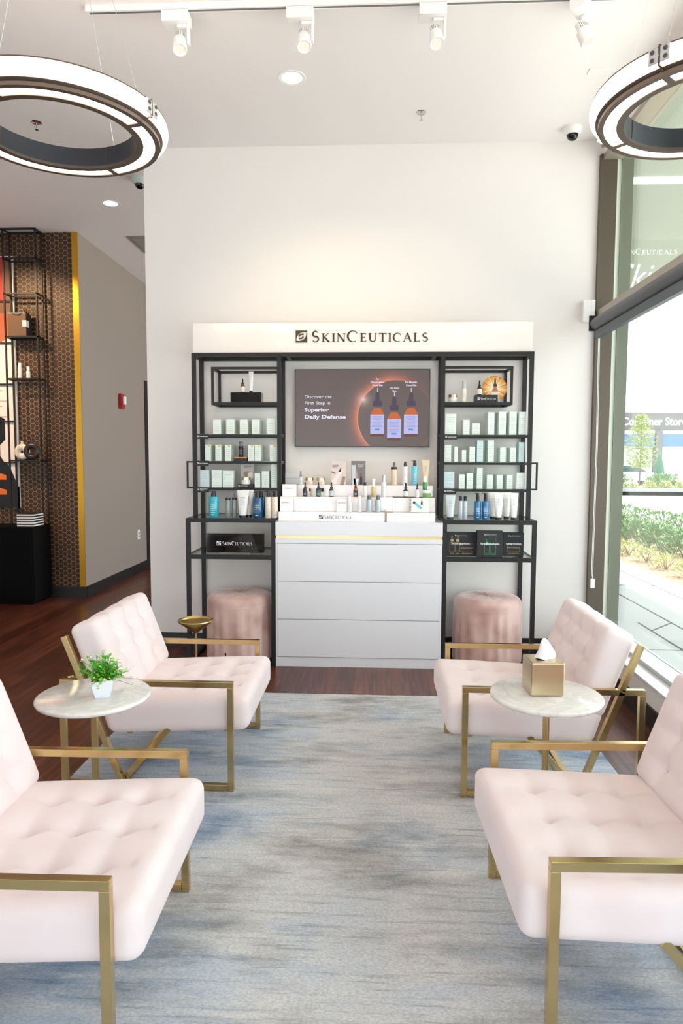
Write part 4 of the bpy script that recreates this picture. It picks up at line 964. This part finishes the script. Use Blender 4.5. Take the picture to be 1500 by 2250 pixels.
# ================================================================ RING PENDANTS
def ring_profile(mb, prof, seg=128, a0=0, a1=2*PI): return mb.lathe(prof, seg=seg, a0=a0, a1=a1)
def make_ring():
    t = thing('ring_pendant', 'x', 'pendant lamp')
    M_rd = mat('dark_bronze_ring', (98,86,76), .45, .3)
    ring_profile(MB(), [(.298,0),(.325,0),(.325,.012),(.300,.012),(.298,.012),(.298,0)]).build('inner_rim', M_rd, t, smooth=True, angle=30)
    ring_profile(MB(), [(.372,0),(.393,0),(.393,.014),(.372,.014),(.372,0)]).build('outer_rim', M_rd, t, smooth=True, angle=30)
    ring_profile(MB(), [(.298,.012),(.304,.012),(.304,.088),(.298,.088),(.298,.012)]).build('inner_band', mat('dark_inner_band', (58,60,66), .35, .4), t, smooth=True, angle=30)
    ring_profile(MB(), [(.304,.082),(.418,.082),(.418,.087),(.304,.087),(.304,.082)]).build('top_plate', M_rd, t, smooth=True, angle=30)
    ring_profile(MB(), [(.318,.0885),(.392,.0885),(.392,.0875),(.318,.0875),(.318,.0885)]).build('added_uplight', emis('added_uplight_glow', (255,236,222), 8.5), t, smooth=True, angle=30)  # glowing ring added on top of the pendant to brighten the ceiling
    ring_profile(MB(), [(.386,.014),(.390,.014),(.404,.022),(.404,.026),(.386,.026),(.386,.014)]).build('shadow_gap', M_rd, t, smooth=True, angle=30)
    g = 2*PI/4
    for i in range(4):
        a0 = i*g+.034; a1 = (i+1)*g-.034
        ring_profile(MB(), [(.326,.003),(.371,.003),(.371,.008),(.326,.008)], seg=32, a0=a0, a1=a1).build('lower_diffuser', M_glow, t, smooth=True, angle=30)
        ring_profile(MB(), [(.404,.024),(.415,.028),(.424,.040),(.427,.055),(.424,.070),(.418,.081),(.404,.082)], seg=32, a0=a0-.026, a1=a1+.026).build('side_diffuser', M_glow, t, smooth=True, angle=60)
        b = MB(); a = i*g; M = Matrix.Rotation(a, 4, 'Z')
        b.box(.325, .372, -.0125, .0125, 0, .010); b.xf(M); b.build('divider', M_rd, t)
        b = MB(); b.box(.40, .4275, -.0035, .0035, .02, .088); b.box(.296, .40, -.0015, .0015, .013, .087); b.xf(M); b.build('joint_band', M_rd, t)
        cl = MB()
        for s in (-1, 1): cl.box(.4225, .430, s*.004, s*.036, .030, .080)
        cl.xf(M); cb = cl.build('clamp_plate', mat('clamp_silver', (214,214,212), .35, .3), t, bevel=.002)
        for s in (-1, 1):
            for zz_ in (.042, .068):
                r_ = MB().lathe([(0,0),(.007,0),(.0075,.002),(.006,.004),(0,.004)], seg=14); r_.xf(M @ Matrix.Translation((.430, s*.022, zz_)) @ Matrix.Rotation(PI/2, 4, 'Y')); r_.build('rivet', M_rd, cb, smooth=True)
        q = MB(); q.tube([(.36,0,.088),(.36,0,.125),(.358,0,.14)], [.008,.008,.003], 8); q.xf(M); q.build('cable_grip', M_chrome, t, smooth=True)
        q = MB(); q.tube([(.358,0,.14),(.10,0,1.045)], .0011, 5); q.xf(M); q.build('suspension_cable', M_alu, t)
    MB().lathe([(0,1.02),(.12,1.02),(.125,1.03),(.125,1.049),(0,1.049)], seg=40).build('ceiling_canopy', M_whitep, t, smooth=True)
    return t
ra = make_ring(); place(ra, (-1.285, -2.480, 2.80), math.atan2(.095+.0, .345)*-1+0.02, 'glowing ring pendant with dark bronze rim above the left chairs', 'ring pendants over the seating')
rb = copy_tree(ra); place(rb, (1.248, -2.565, 2.80), math.radians(44), 'glowing ring pendant with grey rim by the window, cropped by the picture edge', ra['group'])

# ================================================================ TRACK LIGHTS
tr = thing('light_track', 'long white ceiling light track running across the seating area', 'light track', (0, -1.62, ZC))
b = MB().box(-1.52, 3.10-1.4, -.018, .018, -.034, 0); b.build('rail', M_whitep, tr, bevel=.002); MB().box(-1.50, 1.68, -.006, .006, -.0355, -.034).build('slot', M_capg, tr)
def make_spot():
    t = thing('track_spotlight', 'x', 'spotlight')
    MB().box(-.075, .065, -.04, .04, -.055, 0).build('driver_box', M_whitep, t, bevel=.002)
    MB().box(.052, .064, -.014, .014, -.155, -.0555).build('arm', M_whitep, t, bevel=.002)
    MB().box(.0, .052, -.012, .012, -.072, -.0558).build('arm', M_whitep, t, bevel=.002)
    M = Matrix.Translation((.012, .0, -.135)) @ Matrix.Rotation(math.radians(-24), 4, 'X') @ Matrix.Rotation(math.radians(-5), 4, 'Y')
    b = MB().lathe([(0,.052),(.022,.052),(.024,.048),(.024,.010),(.034,.004),(.036,-.03),(.038,-.06),(.035,-.066),(.028,-.062),(0,-.05)], seg=28); b.xf(M); h = b.build('lamp_head', M_whitep, t, smooth=True, angle=35)
    b = MB()
    for i in range(9):
        a = PI*(i+.5)/9+PI; b.add([(Matrix.Translation((0,0,0)) @ Vector(q)) for q in [(.0245*math.cos(a-.05), .0245*math.sin(a-.05), .014), (.0245*math.cos(a+.05), .0245*math.sin(a+.05), .014), (.0245*math.cos(a+.05), .0245*math.sin(a+.05), .045), (.0245*math.cos(a-.05), .0245*math.sin(a-.05), .045)]], [(0,1,2,3)])
    b.xf(M); b.build('vent_slot', M_capg, h)
    b = MB().lathe([(0,-.051),(.027,-.0615)], seg=24); b.xf(M); b.build('lens', emis('spot_lens', (255,240,220), .7), h); return t
s0 = make_spot()
SX_ = [(-1.045, 0, 'first white track spotlight from the left end of the track'), (-.395, 0, 'white track spotlight almost above the screen sign'), (.285, 0, 'white track spotlight right of the ceiling centre, aimed at the wall'), (1.04, .9, 'white track spotlight nearest the window, turned sideways')]
for i, (x, rz, lb) in enumerate(SX_):
    o = s0 if i == 0 else copy_tree(s0); place(o, (x, -1.60, ZC-.0362), rz, lb, 'track spotlights on the ceiling track')
for x in (-1.05, -.40, .28): spot((x+.02, -1.55, ZC-.215), (x*.55-.05, 0, 2.35), 7, WARM, 62, .03)

# ceiling fittings
def downlight(x, y, label, em=M_lamp):
    t = thing('downlight', label, 'ceiling light', (x, y, ZC), 0, 'recessed downlights')
    MB().lathe([(.062,-.001),(.085,-.003),(.088,0),(.062,0)], seg=40).build('trim_ring', M_whitep, t, smooth=True); MB().lathe([(0,-.0015),(.063,-.0015)], seg=40).build('lens', em, t)
downlight(-.527, -.914, 'round recessed downlight in the ceiling above the sign'); downlight(-2.452, 1.094, 'round recessed downlight in the dim hallway ceiling')
spot((-.527, -.914, ZC-.01), (-.527, -.914, 0), 20, WARM, 110, .06); spot((-2.452, 1.094, ZC-.01), (-2.452, 1.094, 0), 12, (1,.86,.7), 100, .06)
def sprinkler(x, y, label):
    t = thing('sprinkler', label, 'sprinkler', (x, y, ZC), 0, 'ceiling sprinklers')
    MB().lathe([(0,-.006),(.03,-.005),(.036,0),(0,0)], seg=24).build('escutcheon', M_chrome, t, smooth=True)
    MB().lathe([(0,-.05),(.012,-.05),(.012,-.047),(.003,-.045),(.003,-.006),(0,-.006)], seg=12).build('head', M_chrome, t, smooth=True); MB().box(-.002,.002,-.002,.002,-.044,-.012).build('bulb', M_red, t)
sprinkler(.299, -.458, 'small chrome sprinkler head in the ceiling left of the security camera'); sprinkler(-2.386, -.427, 'small chrome sprinkler head seen through the left ring pendant')
def dome(x, y, label, body=M_whitep):
    t = thing('security_camera', label, 'security camera', (x, y, ZC), 0, 'dome cameras')
    MB().lathe([(0,-.05),(.045,-.048),(.062,-.03),(.066,0),(0,0)], seg=32).build('housing', body, t, smooth=True)
    MB().lathe([(.042,-.045)]+[(.040*math.cos(a), -.048-.040*math.sin(a)) for a in [PI/2*i/8 for i in range(9)]], seg=32).build('dome', M_gloss, t, smooth=True)
dome(1.385, -.20, 'white dome security camera on the ceiling near the window corner'); dome(-1.99, .547, 'dark dome security camera at the hallway edge below the left ring', mat('dome_mint', (200,215,205), .4))
v = thing('ceiling_vent', 'small white slot vent in the ceiling near the right ring pendant', 'vent', (1.365, -.911, ZC))
MB().box(-.09, .09, -.035, .035, -.004, 0).build('plate', M_whitep, v, bevel=.001)
b = MB()
for i in range(4): b.box(-.07+i*.037, -.045+i*.037, -.006, .006, -.0055, -.004)
b.build('slots', M_ceil, v)
tag(MB().box(-.045,.045,-.05,0,-.08,.08).build('junction_box', M_whitep, bevel=.004), 'small white wall box beside the window frame, level with the roller shade', 'wall box').location = (1.585, -.001, 2.61)
# roller shade
rl = thing('roller_shade', 'dark grey roller shade rolled up under the window rail', 'roller shade', (1.60, -2.6, 2.50))
b = MB(); b.tube([(0,-5,-.01),(0,2.43,-.01)], .042, 24); b.build('shade_roll', mat('shade_fabric', (98,100,104), .5), rl, smooth=True, angle=50)
MB().box(-.012, .030, -5, 2.42, -.115, -.060).build('hem_bar', mat('shade_hem', (70,78,88), .4), rl, bevel=.004)
MB().box(-.048, .052, 2.43, 2.445, -.06, .05).build('bracket', M_black, rl, bevel=.002)
MB().box(.018, .046, -5, 2.10, .036, .052).build('fascia', mat('painted_reflection', (236,236,236), .3, .2), rl)  # bright reflection on the window rail, put in as a white strip
b = MB()
for dy, zb in ((2.452, -1.90), (2.478, -1.87)): b.tube([(.035, dy, .0), (.045, dy, -.9), (.04, dy, zb)], .0022, 6)
b.build('chain', M_whitep, rl); ch = MB().box(.025, .055, 2.438, 2.462, -1.955, -1.885).build('chain_weight', M_whitep, rl, bevel=.003)

# ================================================================ HALLWAY THINGS
st_ = thing('fire_strobe', 'red wall-mounted fire alarm strobe on the grey hallway wall', 'fire alarm', (-3.11, 2.972, 2.197))
MB().box(0, .045, -.05, .05, -.09, .09).build('housing', mat('alarm_red', (176,30,34), .35), st_, bevel=.006); MB().box(.045, .075, -.03, .03, -.04, .06).build('lens', M_whitep, st_, bevel=.01)
ou = thing('wall_outlet', 'white power outlet low on the grey hallway wall', 'outlet', (-3.11, 3.544, .50))
MB().box(0, .006, -.04, .04, -.065, .065).build('plate', M_whitep, ou, bevel=.002)
for z in (-.022, .022): MB().box(.006, .009, -.015, .015, z-.014, z+.014).build('socket', M_capg, ou)

# black cabinet, metal rack, poster on the wallpapered wall
cb = thing('black_cabinet', 'low black cabinet against the gold hexagon wallpaper', 'cabinet', (-4.5, 1.65, 0))
MB().box(-1.5, 1.03, -.20, .19, .03, .80).build('body', M_blackw, cb, bevel=.004); MB().box(-1.48, 1.00, -.18, .18, 0, .03).build('plinth', M_blackw, cb)
for x in (-1.48, -.64, .20): MB().box(x, x+.82, -.215, -.201, .06, .78).build('door', M_blackw, cb, bevel=.002)
rk = thing('metal_rack', 'tall open black wire-frame rack reaching from cabinet to ceiling', 'shelf rack', (-3.65, 1.785, .80))
w_ = .015; RX0, RX1, YF, YB = -.180, .176, -.085, .055; HT = 3.045
for x in (RX0, RX1-w_):
    for y in (YF, YB-w_): MB().box(x, x+w_, y, y+w_, 0, HT).build('post', M_black, rk)
for z in (HT, 2.755, 2.40, 1.96, 1.53, .68):
    b = MB(); b.box(RX0, RX1, YF, YF+w_, z-w_, z); b.box(RX0, RX1, YB-w_, YB, z-w_, z); b.box(RX0, RX0+w_, YF, YB, z-w_, z); b.box(RX1-w_, RX1, YF, YB, z-w_, z); b.build('shelf_frame', M_black, rk)
    if z in (1.96, 1.53, .68): MB().box(RX0+.004, RX1-.004, YF+.004, YB-.004, z, z+.004).build('shelf_panel', M_black if z != 1.53 else M_shelfg, rk)
b = MB()
for z in (3.03, 2.35, 1.92, 1.49, 1.10, .66): b.box(-1.6, RX0, YB-w_, YB, z-w_, z)
b.box(-1.6, RX0, YF, YF+w_, HT-w_, HT); b.build('cross_rail', M_black, rk)
for x in (-.95, -1.6): MB().box(x, x+w_, YB-w_, YB, 0, HT).build('post', M_black, rk)
ps = thing('wall_poster', 'tall poster with red and brown art, small print and an amber bottle', 'poster', (-4.6, 1.868, 2.3))
M_pw = mat('poster_white', (236,226,220), .5); MB().box(-.8, .80, -.02, 0, -1.33, 1.31).build('panel', M_pw, ps)
def pz(pts, m, d=0): return MB().prism(pts, -.0225-d, -.0202-d).build('artwork', m, ps)
pz([(-.8,.72),(.79,.72),(.79,1.30),(-.8,1.30)], mat('poster_brown', (122,84,58), .5)); pz([(-.8,.82),(.70,.82),(.70,1.30),(-.8,1.30)], mat('poster_red', (190,50,34), .5), .0023)
pz([(-.8,.42),(.60,.42)]+[(.60+.17*math.sin(a), .56-.14*math.cos(a)) for a in [PI/2*i/6 for i in range(7)]]+[(.77,.72),(-.8,.72)], mat('poster_orange', (214,90,50), .5))
for i in range(8): pz([(.2,-.02-i*.055),(.70-.06*(i*7 % 3),-.02-i*.055),(.70-.06*(i*7 % 3),-.035-i*.055),(.2,-.035-i*.055)], mat('poster_grey', (190,182,178), .6))
pz([(-.8,-1.33),(.8,-1.33),(.8,-1.10)]+[(.78-.14*i/5, -1.10+.26*math.sin(PI/2*i/5)) for i in range(6)]+[(.60,-.78),(.60,-.66),(.66,-.60),(.66,-.38),(.45,-.30),(-.8,-.30)], M_gloss)
for z in (-.98, -1.14): pz([(-.8,z-.05),(.66,z-.05),(.66,z),(.5,z+.045),(-.8,z+.05)], mat('poster_amber', (226,110,40), .4), .003)
# shopping bag
bg_ = thing('shopping_bag', 'brown paper shopping bag with white label and black tissue on the rack', 'bag', (-3.685, 1.785, 2.7645)); bg_.scale = (.93, .8, .9)
MB().box(-.125, .085, -.09, .05, 0, .26).build('bag', mat('brown_paper', (112,84,62), .6), bg_, bevel=.002); MB().box(.0855, .087, -.085, .045, .01, .25).build('side_panel', M_matteblack, bg_)
MB().box(.045, .0875, -.0925, -.0905, .105, .175).build('label_sticker', M_paper, bg_); MB().box(.0875, .0885, -.0925, -.02, .10, .175).build('label_sticker', M_paper, bg_)
MB().box(-.125, .085, -.0915, -.0902, .252, .260).build('rim', M_paper, bg_)
b = MB(); b.tube([(-.06+.0*i, -.092, .255) for i in range(1)]+[(-.06, -.094, .25), (-.03, -.1, .235), (.01, -.1, .235), (.035, -.094, .25)], .004, 6); b.build('handle', M_matteblack, bg_, smooth=True)
b = MB()
for i in range(9):
    x = -.12+i*.024; b.add([(x,-.03,.25),(x+.03,-.05,.25),(x+.018+random.uniform(-.01,.01),-.02,.25+random.uniform(.02,.06)),(x+.01,.02,.25)], [(0,1,2),(1,3,2),(3,0,2)])
b.build('tissue_paper', M_gloss, bg_)
serum(.160, .022, (-3.717, 1.775, 2.3345), 'taller of two white bottles on the wire rack', M_tubew, M_whitep, neck=.3, group='white bottles on the wire rack')
serum(.122, .021, (-3.629, 1.775, 2.3345), 'shorter of two white bottles on the wire rack', M_tubew, M_whitep, neck=.4, group='white bottles on the wire rack')
def donut_vase(x, y, z, R0, r0, m, label, neck):
    t = thing('ring_vase', label, 'vase', (x, y, z)); V = []; nu, nv = 36, 14
    for i in range(nu):
        a = 2*PI*i/nu
        for j in range(nv): b_ = 2*PI*j/nv; V.append(((R0+r0*math.cos(b_))*math.sin(a), r0*.75*math.sin(b_), R0+r0+(R0+r0*math.cos(b_))*-math.cos(a)))
    Fc = [(i*nv+j, ((i+1) % nu)*nv+j, ((i+1) % nu)*nv+(j+1) % nv, i*nv+(j+1) % nv) for i in range(nu) for j in range(nv)]
    MB().add(V, Fc).build('ring_body', m, t, smooth=True); MB().lathe([(.5*r0,0),(.36*r0,neck*.5),(.5*r0,neck),(.4*r0,neck),(.3*r0,neck*.6),(.3*r0,0)], c=(0,0,2*(R0+r0)-.012), seg=18).build('neck', m, t, smooth=True); return t
donut_vase(-3.735, 1.804, 1.4845, .050, .034, mat('vase_cream', (226,218,204), .7), 'cream ring-shaped vase on the rack beside a black one', .04)
donut_vase(-3.600, 1.742, 1.4845, .060, .028, mat('vase_black', (40,34,32), .3), 'black ring-shaped vase on the rack beside a cream one', .055)
M_bkc = mat('book_black', (18,17,18), .4)
for i in range(5):
    t = thing('book', f'{["bottom","second from bottom","middle","second from top","top"][i]} white-paged black book of the stack on the black cabinet', 'book', (-3.555, 1.59, .8005+i*.0270), 0, 'books stacked on the black cabinet')
    MB().box(-.085, .085, -.12, .10, .006, .020).build('pages', M_paper, t); b = MB().box(-.09, .088, -.118, .104, 0, .006); b.box(-.09, .088, -.118, .104, .020, .026); b.build('cover', M_bkc, t)
spot((-4.15, .35, ZC-.1), (-3.6, 1.87, 2.45), 105, (1,.66,.36), 62, .03)
spot((-5.0, .2, ZC-.1), (-4.6, 1.87, 2.0), 120, (1,.72,.5), 60, .03)

# ================================================================ OUTSIDE
struct(MB().box(1.84, 3.77, -12, 60, -.12, -.02), 'ground', M_conc)
struct(MB().box(-40, 90, 30, 110, -.5, -.27).box(3.77, 90, -40, 34.5, -.5, -.27), 'ground_road', M_road)
b = MB()
M_joint = mat('joint_dark', (90,92,90), .8)
for q in ((2.79, 2.81, -12, 1.14+2), (2.48, 2.50, -3, 1.15), (1.84, 3.77, 3.1, 3.12), (1.84, 3.77, -1.5, -1.48), (1.84, 2.49, .20, .22), (3.4, 3.42, -12, 60)): b.box(*q, -.0205, -.0185)
b.bar((2.5, .85, -.0195), (2.79, 1.15, -.0195), .02, .001, up=(0,0,1)); struct(b, 'trim_3', M_joint)
struct(MB().box(3.77, 6.4, 2.9, 16, -.3, -.03), 'ground_bed', M_soil)
struct(MB().box(6.4, 6.55, 2.7, 16.2, -.3, .0).box(3.77, 6.55, 2.75, 2.9, -.3, .0), 'kerb', M_conc)
def shrub(name, label, cat, x, y, z, r, h, m, group, nleaf=420, ls=.07, kind='round'):
    t = thing(name, label, cat, (x, y, z), 0, group); b = MB()
    for i in range(nleaf):
        a = random.uniform(0, 2*PI); u = random.random()**.5; zz_ = random.random()
        rr = r*u*math.sqrt(max(.05, 1-zz_**2*.85)) if kind == 'round' else r*u*(.4+.6*zz_)
        p = Vector((rr*math.cos(a), rr*math.sin(a), h*zz_)); d = Vector((math.cos(a), math.sin(a), random.uniform(.2, 1.6)))
        leafquad(b, p, d, Vector((random.gauss(0,.4), random.gauss(0,.4), 1)), ls*random.uniform(.6,1.3), .35)
    b.build('foliage', m, t)
    s = MB()
    for i in range(5): a = i*1.26; s.tube([(0,0,0), (r*.25*math.cos(a), r*.25*math.sin(a), h*.4), (r*.5*math.cos(a), r*.5*math.sin(a), h*.75)], [.012,.008,.004], 5)
    s.build('stems', M_soil, t); return t
def clone_desc(src, loc, label, sc_=1, rz=0):
    o = copy_tree(src); place(o, loc, rz, label); o.scale = (sc_, sc_, sc_); return o
g1 = shrub('flowering_shrub', 'low yellow-green plant at the window end of the bed outside', 'shrub', 4.15, 3.75, -.03, .26, .22, M_shrub2, 'yellow-green plants along the bed edge', 260, .06)
posy = ['second','third','fourth','fifth','sixth','seventh','eighth','ninth','tenth','eleventh']
for i in range(9): clone_desc(g1, (4.13, 4.45+i*.72, -.03), f'low yellow-green plant, {posy[i]} along the bed edge from the window', random.uniform(.85,1.0), random.uniform(0,6))
g2 = shrub('green_shrub', 'feathery green shrub nearest the window in the bed outside', 'shrub', 4.95, 3.9, -.03, .36, .42, M_shrub, 'feathery green shrubs in the bed', 620, .10)
for i in range(8): clone_desc(g2, (4.95, 4.85+i*.95, -.03), f'feathery green shrub, {posy[i]} in the row from the window', random.uniform(.9,1.0), random.uniform(0,6))
g3 = shrub('green_shrub', 'feathery green shrub in the rear row, nearest the window', 'shrub', 5.9, 4.3, -.03, .36, .5, M_shrub, 'feathery green shrubs in the bed', 500, .10)
for i in range(8): clone_desc(g3, (5.9, 5.25+i*.95, -.03), f'feathery green shrub in the rear row, {posy[i]} from the window', random.uniform(.9,1.0), random.uniform(0,6))
# far side: kerb, hedge, cars, tree, store
struct(MB().box(8, 60, 34.5, 34.8, -.3, -.08), 'kerb_far', M_conc); struct(MB().box(8, 60, 34.8, 38.6, -.3, -.12), 'ground_bed_far', M_soil)
h1 = shrub('hedge_shrub', 'green hedge shrub across the street, first from the window frame', 'shrub', 14.6, 36.9, -.12, 1.1, .78, M_shrub, 'hedge across the street', 1100, .17)
for i in range(4): clone_desc(h1, (17.35+i*2.7, 36.9, -.12), f'green hedge shrub across the street, {posy[i]} from the window frame', random.uniform(.92,1.0), random.uniform(0,6))
h2 = shrub('flowering_shrub', 'pale flowering shrub in front of the hedge across the street', 'shrub', 14.2, 35.25, -.12, .34, .38, M_shrub2, 'pale shrubs in front of the far hedge', 260, .14)
for i in range(4): clone_desc(h2, (15.1+i*.9, 35.25, -.12), f'pale flowering shrub, {posy[i]} in front of the far hedge', random.uniform(.8,1.1))
def make_car(loc, rz, label):
    t = thing('parked_car', label, 'car', loc, rz, 'white cars parked across the street'); W2 = .88
    body = [(-2.2,.35),(-2.25,.75),(-2.05,.92),(-1.5,1.0),(1.3,.98),(2.0,.86),(2.22,.65),(2.2,.35)]; MB().prism(body, -W2, W2).build('body', M_carw, t, bevel=.06, seg=3)
    cab = [(-1.75,.96),(-1.2,1.36),(-.6,1.46),(.3,1.45),(.75,1.32),(1.35,.96)]; MB().prism(cab, -W2*.86, W2*.86).build('cabin_roof', M_carw, t, bevel=.05, seg=3)
    for s in (-1, 1): MB().prism([(-1.5,1.0),(-1.08,1.31),(-.6,1.39),(.25,1.38),(.65,1.28),(1.12,1.0)], s*W2*.865, s*W2*.875).build('side_window', M_carg, t)
    MB().box(-2.27, -2.2, -W2*.9, -W2*.55, .68, .85).build('tail_lamp', M_red, t); MB().box(-2.27, -2.2, W2*.55, W2*.9, .68, .85).build('tail_lamp', M_red, t)
    for x in (-1.4, 1.4):
        for s in (-1, 1):
            b = MB().lathe([(0,-.1),(.30,-.1),(.33,-.07),(.33,.07),(.30,.1),(0,.1)], seg=24); b.xf(Matrix.Translation((x, s*.8, .33)) @ Matrix.Rotation(PI/2, 4, 'X')); b.build('wheel', M_rubber, t, smooth=True)
    return t
make_car((18.2, 45, -.27), 0, 'white car parked across the street, seen side-on nearest the window frame')
make_car((23.4, 45, -.27), math.radians(8), 'white car parked across the street with red tail lamp, right of the first')
make_car((28.6, 45, -.27), math.radians(4), 'white car parked across the street, cut by the picture edge')
tr_ = thing('street_tree', 'slim yellow-green young tree in front of the store across the street', 'tree', (16.9, 39.2, -.12)); tr_.scale = (1.12, 1.12, 1.2)
MB().tube([(0,0,0),(.03,0,1.4),(0,.02,3.2)], [.05,.04,.02], 8).build('trunk', mat('bark', (120,110,95), .8), tr_)
b = MB()
for i in range(1500):
    zz_ = random.random(); rr = .95*(.30+.7*math.sin(min(1, zz_*.9+.12)*PI))*random.random()**.6*(1.1-.35*zz_); a = random.uniform(0, 2*PI)
    leafquad(b, Vector((rr*math.cos(a), rr*math.sin(a), .95+2.75*zz_)), Vector((math.cos(a), math.sin(a), random.uniform(-.2,.9))), Vector((0,0,1)), .21*random.uniform(.6,1.2), .7)
b.build('foliage', mat('young_foliage', (176,188,112), .7), tr_)
cy = thing('street_tree', 'narrow dark green conifer beside the store pillar', 'tree', (19.05, 41.5, -.27)); cy.scale = (.85, .85, .82)
MB().lathe([(0,3.1),(.12,2.6),(.32,1.8),(.42,1.0),(.3,.4),(.05,0),(0,0)], seg=14).build('foliage', mat('conifer', (70,110,90), .9, bump=1, bscale=8), cy, smooth=True)
bd_ = thing('store_building', 'store across the street with grey fascia lettered The Container Store over a blue awning', 'building', (28.75, 70, -.27))
M_fas = mat('grey_fascia', (104,101,101), .7); M_bw = mat('store_wall', (215,213,210), .8); M_aw = mat('blue_awning', (88,116,165), .6)
MB().box(-12, 20, 0, 12, 0, 3.4).build('wall', M_bw, bd_); MB().box(-12, 20, -.6, 12, 5.0, 6.9).build('fascia', M_fas, bd_); MB().box(-12, 20, -.5, 12, 4.6, 5.0).build('white_band', M_whitem, bd_)
MB().box(-12, 1.0, -.8, 0, 3.3, 4.6).build('awning', M_aw, bd_); MB().box(1.8, 20, -.8, 0, 3.3, 4.6).build('awning', M_aw, bd_); MB().box(1.1, 1.75, -1.0, 0, 0, 4.95).build('pillar', M_fas, bd_)
for x in (-6, -2, 3.5, 8, 13): MB().box(x, x+3.2, -.05, 0, .3, 3.1).build('shop_window', mat('store_glass', (205,212,212), .2), bd_)
text('The Container Store', 1.15, M_textw, bd_, (-4.35, -.62, 5.55), extrude=.03, offset=.03, width=8.7)
hs = thing('hanging_sign', 'white SkinCeuticals and script lettering seen through the upper window', 'sign', (2.13, 1.0, 3.0))
MB().box(-.02, 1.2, .01, .014, -.05, .45).build('panel', glassmat('sign_glass', (250,252,250)), hs); 
for x in (.1, 1.0): MB().box(x, x+.006, .009, .015, .45, .799).build('hanger', M_alu, hs)
brandword(hs, .0, .515, .315, .048, M_textw, 0, mark=False, th=.004); text('Skin', .30, M_textw, hs, (-.01, -.001, .03), extrude=.002, shear=.35, width=.42); MB().bar((.53,0,.02),(.60,0,.38), .022, .004).build('lettering', M_textw, hs)
